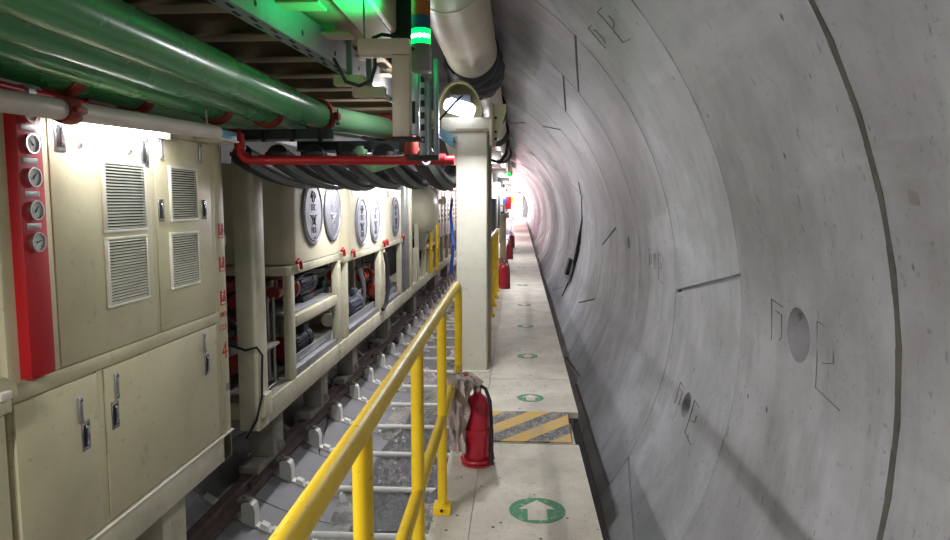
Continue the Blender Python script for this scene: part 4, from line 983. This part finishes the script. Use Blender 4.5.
# cream bracket frame hanging by the beacon
t = thing('bracket_frame', 'cream box-section bracket frame hanging beside the beacon', 'bracket', (-.64, 3.8, 1.95))
mb = MB(); mb.box((-.872, 3.75, 2.402), (-.589, 3.85, 2.489), .008); mb.build('cross_arm', 'duct', t)
mb = MB(); mb.box((-.685, 3.75, 1.962), (-.589, 3.85, 2.400), .008); mb.build('drop_leg', 'duct', t)
mb = MB(); mb.box((-.70, 3.74, 1.944), (-.53, 3.88, 1.961), .004); mb.build('foot_plate', 'dark', t)
mb = MB(); mb.cyl((-.85, 3.83, 2.485), (-.85, 3.83, 2.80), .006, 8); mb.build('hanger_rod', 'strut', t)
pipe_run('grey_cable', [(-.80, 3.86, 2.47), (-.80, 3.87, 2.36), (-.83, 3.9, 2.29), (-.92, 4.0, 2.28), (-1.05, 4.2, 2.34), (-1.28, 4.8, 2.60)], .011, 'black', 'grey cable dropping from the bracket frame to the channel', 'cable')
pipe_run('black_cable', [(-.80, 3.80, 2.50), (-.75, 3.82, 2.525), (-.69, 3.84, 2.52), (-.63, 3.9, 2.50), (-.58, 3.98, 2.46)], .010, 'black', 'black cable arching over the bracket frame', 'cable')
for i, (x, y, z, w) in enumerate(((-1.22, 5.0, 2.45, .22), (-1.12, 5.2, 2.40, .24))):
    t = thing('hollow_section', ('cream hollow steel stub under the cable channel', 'second hollow steel stub beside the bracket frame')[i], 'bracket', (x, y, z), 'steel stubs under the channel')
    mb = MB()
    for a, b in (((x-w/2, y-.05, z), (x+w/2, y+.05, z+.008)), ((x-w/2, y-.05, z+.062), (x+w/2, y+.05, z+.07)), ((x-w/2, y-.05, z+.008), (x+w/2, y-.042, z+.062)), ((x-w/2, y+.042, z+.008), (x+w/2, y+.05, z+.062))): mb.box(a, b)
    mb.build('tube_section', 'duct', t)
    mb = MB(); mb.box((x-.02, y-.02, z+.07), (x+.02, y+.02, 2.83)); mb.build('hanger_rod', 'strut', t)
# strut post carrying the signal beacon
t = thing('strut_post', 'slotted silver strut post below the green beacon', 'post', (-.58, 4.3, 1.88))
for x0, x1, m_ in ((-.685, -.625, 'steel'), (-.62, -.575, 'strut'), (-.53, -.50, 'strut')):
    mb = MB(); mb.box((x0, 4.34, 1.90 if x0 > -.65 else 2.03), (x1, 4.40, 2.60 if x0 < -.6 else 2.50), .004); mb.build('strut_rail', m_, t)
mb = MB(); mb.cyl((-.555, 4.31, 1.9), (-.555, 4.31, 2.4), .018, 12); mb.build('conduit', 'strut', t)
for k in range(7):
    mb = MB(); mb.box((-.61, 4.338, 1.98+k*.075), (-.585, 4.3405, 2.02+k*.075)); mb.build('strut_slot', 'slot', t)
mb = MB(); mb.box((-.70, 4.30, 1.87), (-.50, 4.42, 1.90), .004); mb.build('base_bracket', 'dark', t)
mb = MB(); mb.box((-.665, 4.335, 2.10), (-.645, 4.3395, 2.24)); mb.build('strut_slot', 'slot', t)
t = thing('signal_beacon', 'stack light with glowing green lens below blue and amber lenses', 'signal light', (-.557, 4.0, 2.35))
bx, by = -.557, 4.0
BZ = lambda z: 1.6+(z-1.6)*4.0/4.2
mb = MB(); mb.box((bx-.05, by-.05, BZ(2.39)), (bx+.055, by+.05, BZ(2.53)), .006); mb.build('beacon_base', 'plate', t)
for nm, z0, z1, r, mt in (('base_collar', 2.53, 2.552, .056, 'plate'), ('green_lens', 2.552, 2.64, .055, 'greenled'), ('blue_lens', 2.642, 2.715, .055, 'bluel'), ('amber_lens', 2.717, 2.80, .055, 'orange'), ('beacon_cap', 2.802, 2.86, .055, 'plate')):
    mb = MB(); mb.lathe((bx, by, BZ(z0)), UP, [(0, r), (BZ(z1)-BZ(z0), r)], 32); l_ = mb.build(nm, mt, t)
    if nm == 'green_lens':
        for k in range(5):
            a = -PI/2+(k-2)*.5
            mb = MB(); mb.lathe((bx+.055*math.cos(a), by+.055*math.sin(a), BZ(2.597)), (math.cos(a), math.sin(a), 0), [(-.002, .014), (.003, .010)], 12); mb.build('led_spot', 'greencore', l_)
mb = MB(); mb.box((bx-.02, by+.05, BZ(2.40)), (bx+.02, 4.338, BZ(2.44)), .004); mb.build('bracket_arm', 'strut', t)
l = bpy.data.lights.new('beacon_glow', 'SPOT'); l.energy = 60; l.color = (0, 1, .25); l.spot_size = math.radians(104); l.spot_blend = .6; l.shadow_soft_size = .05
o = bpy.data.objects.new('beacon_glow', l); COL.objects.link(o); o.location = (bx-.12, by+.02, BZ(2.60)); o.rotation_euler = V((-1, .1, 1.1)).to_track_quat('-Z', 'Y').to_euler()

point('beacon_glow_back', (bx+.03, by+.12, BZ(2.52)), .7, (0, 1, .25), .03)
# ------------------------------------------------------------------ cream portal column with its bulkhead lamp
t = thing('portal_column', 'thick cream portal column standing at the walkway edge beyond the yellow guardrail', 'column', (-.39, 6.1, ZU))
mb = MB(); mb.box((-.535, 6.0, ZU+.001), (-.265, 6.28, 2.22), .008); mb.build('column_shaft', 'white', t)
mb = MB(); mb.box((-.545, 6.30, ZU+.02), (-.235, 6.325, 2.25), .003); mb.build('rear_plate', 'tan', t)
mb = MB(); mb.box((-.56, 5.98, ZU+.001), (-.24, 6.32, ZU+.018), .003); mb.build('base_plate', 'white', t)
mb = MB(); mb.box((-.66, 5.98, 2.22), (-.24, 6.32, 2.34), .008); mb.build('head_block', 'white', t)
mb = MB(); mb.prism([(-.66, 6.0, 2.22), (-.536, 6.0, 2.22), (-.536, 6.0, 1.93), (-.57, 6.0, 1.93)], (0, .02, 0)); mb.build('head_gusset', 'white', t)
mb = MB(); mb.box((-.535, 5.973, 2.235), (-.25, 5.979, 2.243)); mb.build('weld_strip', 'tan', t)
# half-round hood plate behind the lamp
cxh = -.50
mb = MB(); mb.prism([(cxh+.20*math.cos(a*PI/16), 6.12, 2.341+.30*math.sin(a*PI/16)) for a in range(17)], (0, .06, 0)); mb.build('hood_plate', 'olive', t)
mb = MB(); bm = mb.bm; rows = []
for a in range(17):
    q = a*PI/16; rows.append([bm.verts.new((cxh+r*math.cos(q), y, 2.341+(r+.10)*math.sin(q))) for r, y in ((.185, 5.90), (.20, 5.90), (.20, 6.12), (.185, 6.12))])
for a, b in zip(rows, rows[1:]):
    for j in range(4): bm.faces.new((a[j], a[(j+1) % 4], b[(j+1) % 4], b[j]))
bm.faces.new(rows[0]); bm.faces.new(list(reversed(rows[-1]))); mb.build('hood_rim', 'olive', t)
mb = MB(); mb.prism([(-.235, 6.05, 2.10), (-.20, 6.05, 2.08), (-.10, 6.05, 2.40), (-.10, 6.05, 2.46), (-.235, 6.05, 2.46)], (0, .04, 0)); br = mb.build('side_bracket', 'tank', t)
mb = MB(); mb.box((-.24, 5.97, 2.10), (-.215, 6.14, 2.46), .003); mb.build('bracket_flange', 'tank', br)
for z in (2.16, 2.22, 2.34):
    mb = MB(); mb.lathe((-.19, 6.049, z), (0, -1, 0), [(0, .012), (.012, .012)], 6); mb.build('bracket_bolt', 'slot', br)
t = thing('bulkhead_lamp', 'bright bulkhead lamp under the half-round hood on the cream column', 'lamp', (-.45, 5.9, 2.33))
mb = MB(); mb.box((-.585, 5.93, 2.45), (-.40, 6.10, 2.53), .01); mb.build('lamp_back', 'grey', t)
mb = MB(); mb.tube([(-.60, 5.90, 2.44), (-.575, 5.885, 2.43), (-.40, 5.85, 2.375), (-.375, 5.845, 2.365)], [.05, .064, .064, .05], 24); mb.build('lamp_lens', 'lampface', t)
mb = MB(); mb.tube([(-.46, 5.82, 2.50), (-.52, 5.82, 2.45), (-.60, 5.80, 2.36), (-.66, 5.82, 2.30)], .010, 8); mb.build('lamp_cable', 'black', t)
t = thing('lamp_bracket', 'small perforated angle bracket left of the column head', 'bracket', (-.63, 5.8, 2.16))
mb = MB(); mb.prism([(-.66, 5.6, 2.23), (-.645, 5.6, 2.23), (-.545, 5.98, 2.17), (-.56, 5.98, 2.17)], (0, 0, -.09)); mb.build('angle_plate', 'cyan', t)
mb = MB(); mb.lathe((-.555, 5.97, 2.15), (1, -.3, 0), [(0, .03), (.03, .03)], 12); mb.build('bolt_head', 'chrome', t)
# further portal posts along the walkway
for i, (y, l) in enumerate(((12.6, 'dark grey-edged portal post second along the walkway, beside the control box'), (19.0, 'third portal post along the walkway'), (26.0, 'fourth portal post along the walkway'), (34, 'fifth portal post along the walkway, near the bright end'))):
    t = thing('portal_post', l, 'post', (-.5, y, ZU), 'portal posts farther along the walkway')
    mb = MB(); mb.box((-.68, y, ZU+.001), (-.54, y+.25, 2.4), .005); mb.build('post_shaft', 'white', t)
    mb = MB(); mb.box((-.538, y+.02, .9), (-.47, y+.22, 2.40), .003); mb.build('side_channel', 'grey', t)
    mb = MB(); mb.box((-.9, y, 2.4), (-.3, y+.25, 2.55), .01); mb.build('head_block', 'white', t)
    mb = MB(); mb.box((-.52, y-.1, 2.32), (-.36, y-.005, 2.39), .02); mb.build('lamp_lens', 'lampface', t)
t = thing('control_box', 'dark grey control box beyond the column above the far yellow guardrail', 'box', (-.45, 11.6, 1.0))
mb = MB(); mb.box((-.535, 11.6, 1.12), (-.37, 12.6, 1.68), .01); mb.build('box_body', 'grey', t)
mb = MB(); mb.box((-.52, 11.592, 1.16), (-.39, 11.6, 1.64), .003); mb.build('box_door', 'grey', t)
mb = MB(); mb.box((-.47, 11.585, 1.40), (-.43, 11.592, 1.46)); mb.build('door_label', 'plate', t)
pipe_run('box_cable', [(-.44, 11.55, 1.45), (-.50, 11.5, 1.25), (-.52, 11.5, 1.05), (-.42, 11.45, .98), (-.36, 11.5, 1.1)], .022, 'black', 'black cable looping below the dark control box', 'cable')
pipe_run('arched_cable', [(-.55, 11.9, 1.9), (-.53, 11.8, 2.25), (-.45, 11.8, 2.33), (-.3, 11.9, 2.3), (-.2, 12.1, 2.45), (-.16, 12.2, 2.7)], .03, 'black', 'black cable arching from the duct to the control box post', 'cable')
t = thing('alarm_box', 'red alarm box with yellow side far along the walkway', 'alarm box', (-.25, 19.5, 1.45))
mb = MB(); mb.box((-.34, 19.5, 1.42), (-.17, 19.7, 1.78), .01); mb.build('box_body', 'red', t)
mb = MB(); mb.box((-.165, 19.5, 1.6), (-.10, 19.7, 1.80), .01); mb.build('side_plate', 'yellow', t)
mb = MB(); mb.box((-.39, 19.45, 1.58), (-.30, 19.499, 1.72), .01); mb.build('dark_lens', 'blue', t)
mb = MB(); mb.box((-.47, 19.5, 1.5), (-.34, 19.56, 1.56), .01); mb.build('mount_arm', 'strut', t)
t = thing('water_valve', 'small blue and white valve below the red alarm box', 'valve', (-.35, 17.2, 1.2))
mb = MB(); mb.lathe((-.36, 17.2, 1.25), UP, [(0, .05), (.12, .05), (.14, .03)], 14); mb.build('blue_body', 'blue', t)
mb = MB(); mb.box((-.30, 17.15, 1.22), (-.2, 17.25, 1.38), .02); mb.build('white_cap', 'white', t)
mb = MB(); mb.cyl((-.36, 17.2, ZU+.002), (-.36, 17.2, 1.25), .02, 10); mb.build('riser', 'strut', t)
for y, x, l in ((15.2, -.33, 'tan upright post at the end of the far guardrail'), (17.0, -.30, 'tan upright post beyond the far guardrail')):
    o = recentre(MB().box((x-.05, y, ZU+.001), (x+.03, y+.12, 1.35), .004).build('upright_post', 'tan'), (x, y, ZU)); tag(o, l, 'post')

# ------------------------------------------------------------------ ventilation duct with cloth joints
DX, DZ, DR = -.455, 3.07, .25
t = thing('ventilation_duct', 'big cream ventilation duct hung at the top beside the beacon', 'duct', (DX, 4, DZ))
for a, b in ((-1.5, 2.2), (2.203, 4.6), (4.603, 6.85)):
    mb = MB(); mb.cyl((DX, a, DZ), (DX, b, DZ), DR, 48); s = mb.build('duct_section', 'duct', t)
    mb = MB(); mb.lathe((DX, b-.11, DZ), YR, [(0, DR), (.006, DR+.005), (.014, DR+.005), (.02, DR)], 48); mb.build('rolled_seam', 'duct', s)
y0 = 6.86
for i, (ya, yb) in enumerate(((8.0, 10.6), (11.4, 14.0), (14.8, 20.2), (21, 27), (28, 34))):
    t2 = thing('duct_length', ['cream duct length right behind the column head', 'second cream duct length behind the column', 'third cream duct length behind the column', 'fourth cream duct length behind the column', 'farthest cream duct length'][i], 'duct', (DX, ya, DZ), 'cream duct lengths beyond the column')
    mb = MB(); mb.cyl((DX, ya, DZ), (DX, yb, DZ), DR*.94, 36); mb.build('duct_section', 'duct', t2)
    mb = MB(); mb.lathe((DX, ya+.08, DZ), YR, [(0, DR*.94), (.02, DR*.99), (.08, DR*.99), (.10, DR*.94)], 36); mb.build('duct_collar', 'duct', t2)
prev = 6.78
for i, ya in enumerate((8.05, 11.45, 14.85, 21.05)):
    b = prev; e = ya; n = 26; m = 56; mb = MB(); bm = mb.bm; rows = []
    for q in range(n+1):
        u = q/n; y = b+(e-b)*u; row = []
        for k in range(m):
            a = 2*PI*k/m
            rr = DR+.012+(.035 if i == 0 else .008)*math.sin(u*PI)+.014*math.sin(a*9+u*14)*math.sin(u*PI)+.012*math.sin(u*40+a*2)
            row.append(bm.verts.new((DX+rr*math.cos(a), y, DZ+rr*math.sin(a)-(.05*math.sin(u*PI) if i == 0 else 0))))
        rows.append(row)
    for a, c in zip(rows, rows[1:]):
        for k in range(m): bm.faces.new((a[k], a[(k+1) % m], c[(k+1) % m], c[k]))
    o = recentre(mb.build('duct_sleeve', 'bag', smooth=80), (DX, b, DZ))
    tag(o, ['crumpled black cloth sleeve on the near end of the big duct', 'second black cloth sleeve joining the cream ducts', 'third black cloth sleeve joining the cream ducts', 'farthest black cloth sleeve joining the cream ducts'][i], 'sleeve', 'black duct sleeves')
    prev = (10.5, 13.9, 20.1, 27)[i]
# leaky box and cables on the far wall
t = thing('wall_junction_box', 'small grey plate with black cable fixed on the curved tunnel wall', 'junction box', tuple(wp(-14, 13.9)))
nrm = (wp(-14, 14, 1)-wp(-14, 14, 2)).normalized(); tg = V((-nrm.z, 0, nrm.x)); c = wp(-14, 13.9, R-.04)
mb = MB()
P = [c+tg*(a)+V((0, b, 0)) for a, b in ((-.26, -.55), (.26, -.55), (.22, .5), (-.26, .5))]
mb.prism(P, nrm*.03); mb.build('back_plate', 'strut', t)
mb = MB(); P = [c+tg*(a)+V((0, b, 0))+nrm*.03 for a, b in ((-.2, -.40), (.12, -.40), (.12, -.05), (-.2, -.05))]; mb.prism(P, nrm*.07); mb.build('dark_cover', 'ink', t)
mb = MB(); mb.tube([wp(th, y, R-.03) for th, y in ((22, 11.1), (17, 11.4), (8, 12.2), (0, 13.0), (-6, 13.2), (-12, 13.4), (-17, 13.4), (-26, 13.5))], [.008, .008, .014, .03, .04, .035, .02, .01], 10); mb.build('cable', 'ink', t)
# floodlight at the far end and small green lamp
t = thing('floodlight', 'dazzling white floodlight at the far end of the walkway', 'floodlight', (.05, 71.6, ZU))
for s in (-1, 1):
    mb = MB(); mb.box((.05+s*.5-.03, 71.6, ZU+.001), (.05+s*.5+.03, 71.66, 2.5), .004); mb.build('stand_leg', 'strut', t)
mb = MB(); mb.box((-.5, 71.59, .2), (.6, 71.65, 2.6), .01); mb.build('lamp_head', 'grey', t)
mb = MB(); mb.box((-.46, 71.57, .24), (.56, 71.589, 2.56), .004); mb.build('lamp_face', 'flood', t)
t = thing('green_lamp', 'tiny green signal lamp hanging below the far ducts', 'signal light', (-.25, 19, 2.35))
mb = MB(); mb.lathe((-.23, 19, 2.33), UP, [(0, .03), (.03, .05), (.09, .05), (.1, .03)], 16); mb.build('green_lens', 'greenled', t)
mb = MB(); mb.cyl((-.23, 19, 2.43), (-.23, 19, 2.85), .015, 8); mb.build('hanger', 'strut', t)

# ------------------------------------------------------------------ lights the place has, plus added fill for the pipe ends
W = (1, .98, .99)
for y, p in ((-3.2, 90), (.4, 110), (3.92, 9), (8.3, 75), (11.3, 75), (14.6, 26), (18.5, 14), (23.5, 12), (29.5, 20)):
    x = -2.31 if y == 3.92 else (-1.83 if 8 < y < 15 else -2.12)
    area('strip_light', (x, y, 2.02), .05, p, W, (0, math.radians(-28 if (y < 2 or y > 15) else 38 if y > 5 else 0), 0), 1.1)
for y, p in ((5.45, 36), (12.5, 60), (18.9, 60), (25.9, 60), (33.9, 60)):
    area('column_light', (-.42, y, 2.22), .14, p, (.95, .96, 1), (math.radians(-20), 0, 0), .2)
for y in (.2, -2.2): point('strip_light_near', (-2.2, y, 1.98), 22, W, .06)
point('pipe_end_fill', (-1.45, 7.7, 2.24), 7, W, .04); point('pipe_end_fill', (-1.09, 6.2, 2.60), 9, W, .03)  # added bare fill lights, no fixture: they brighten the pale green pipe ends
area('gantry_light_behind', (-.45, -.9, 2.45), .3, 36, (1, .97, .9), (0, 0, 0), .3)
area('floodlight_beam', (.05, 71.4, 1.75), 1.0, 700, (1, .90, .90), (math.radians(-90), 0, 0), 1.6)
for y, p in ((27, 90), (34, 200), (42, 300), (51, 450), (60, 700), (68, 2600)): point('far_work_lamp', (-.9, y, 2.2), p, (1, .60, .64) if y < 55 else (1, .9, .9), .15)
w = bpy.data.worlds.new('tunnel_air'); SC.world = w; w.use_nodes = True
w.node_tree.nodes['Background'].inputs[0].default_value = (.5, .5, .52, 1); w.node_tree.nodes['Background'].inputs[1].default_value = .02

# ------------------------------------------------------------------ camera
cam = bpy.data.cameras.new('camera'); co = bpy.data.objects.new('camera', cam); COL.objects.link(co)
F_, VX, VY = 680., 517., 203.
p = math.atan((270-VY)/F_); a = math.atan((VX-475)*math.cos(p)/F_)
co.location = (0, 0, 1.6); co.rotation_euler = (PI/2-p, 0, a)
cam.sensor_width = 36; cam.lens = 36*F_/950; cam.clip_start = .05; cam.clip_end = 300
SC.camera = co
vs = SC.view_settings; SC.display_settings.display_device = 'sRGB'
vs.view_transform = 'Standard'; vs.look = 'None'; vs.exposure = -0.3; vs.gamma = 1; vs.use_curve_mapping = False
SC.cycles.use_denoising = True
SC.cycles.max_bounces = 7; SC.cycles.sample_clamp_indirect = 6
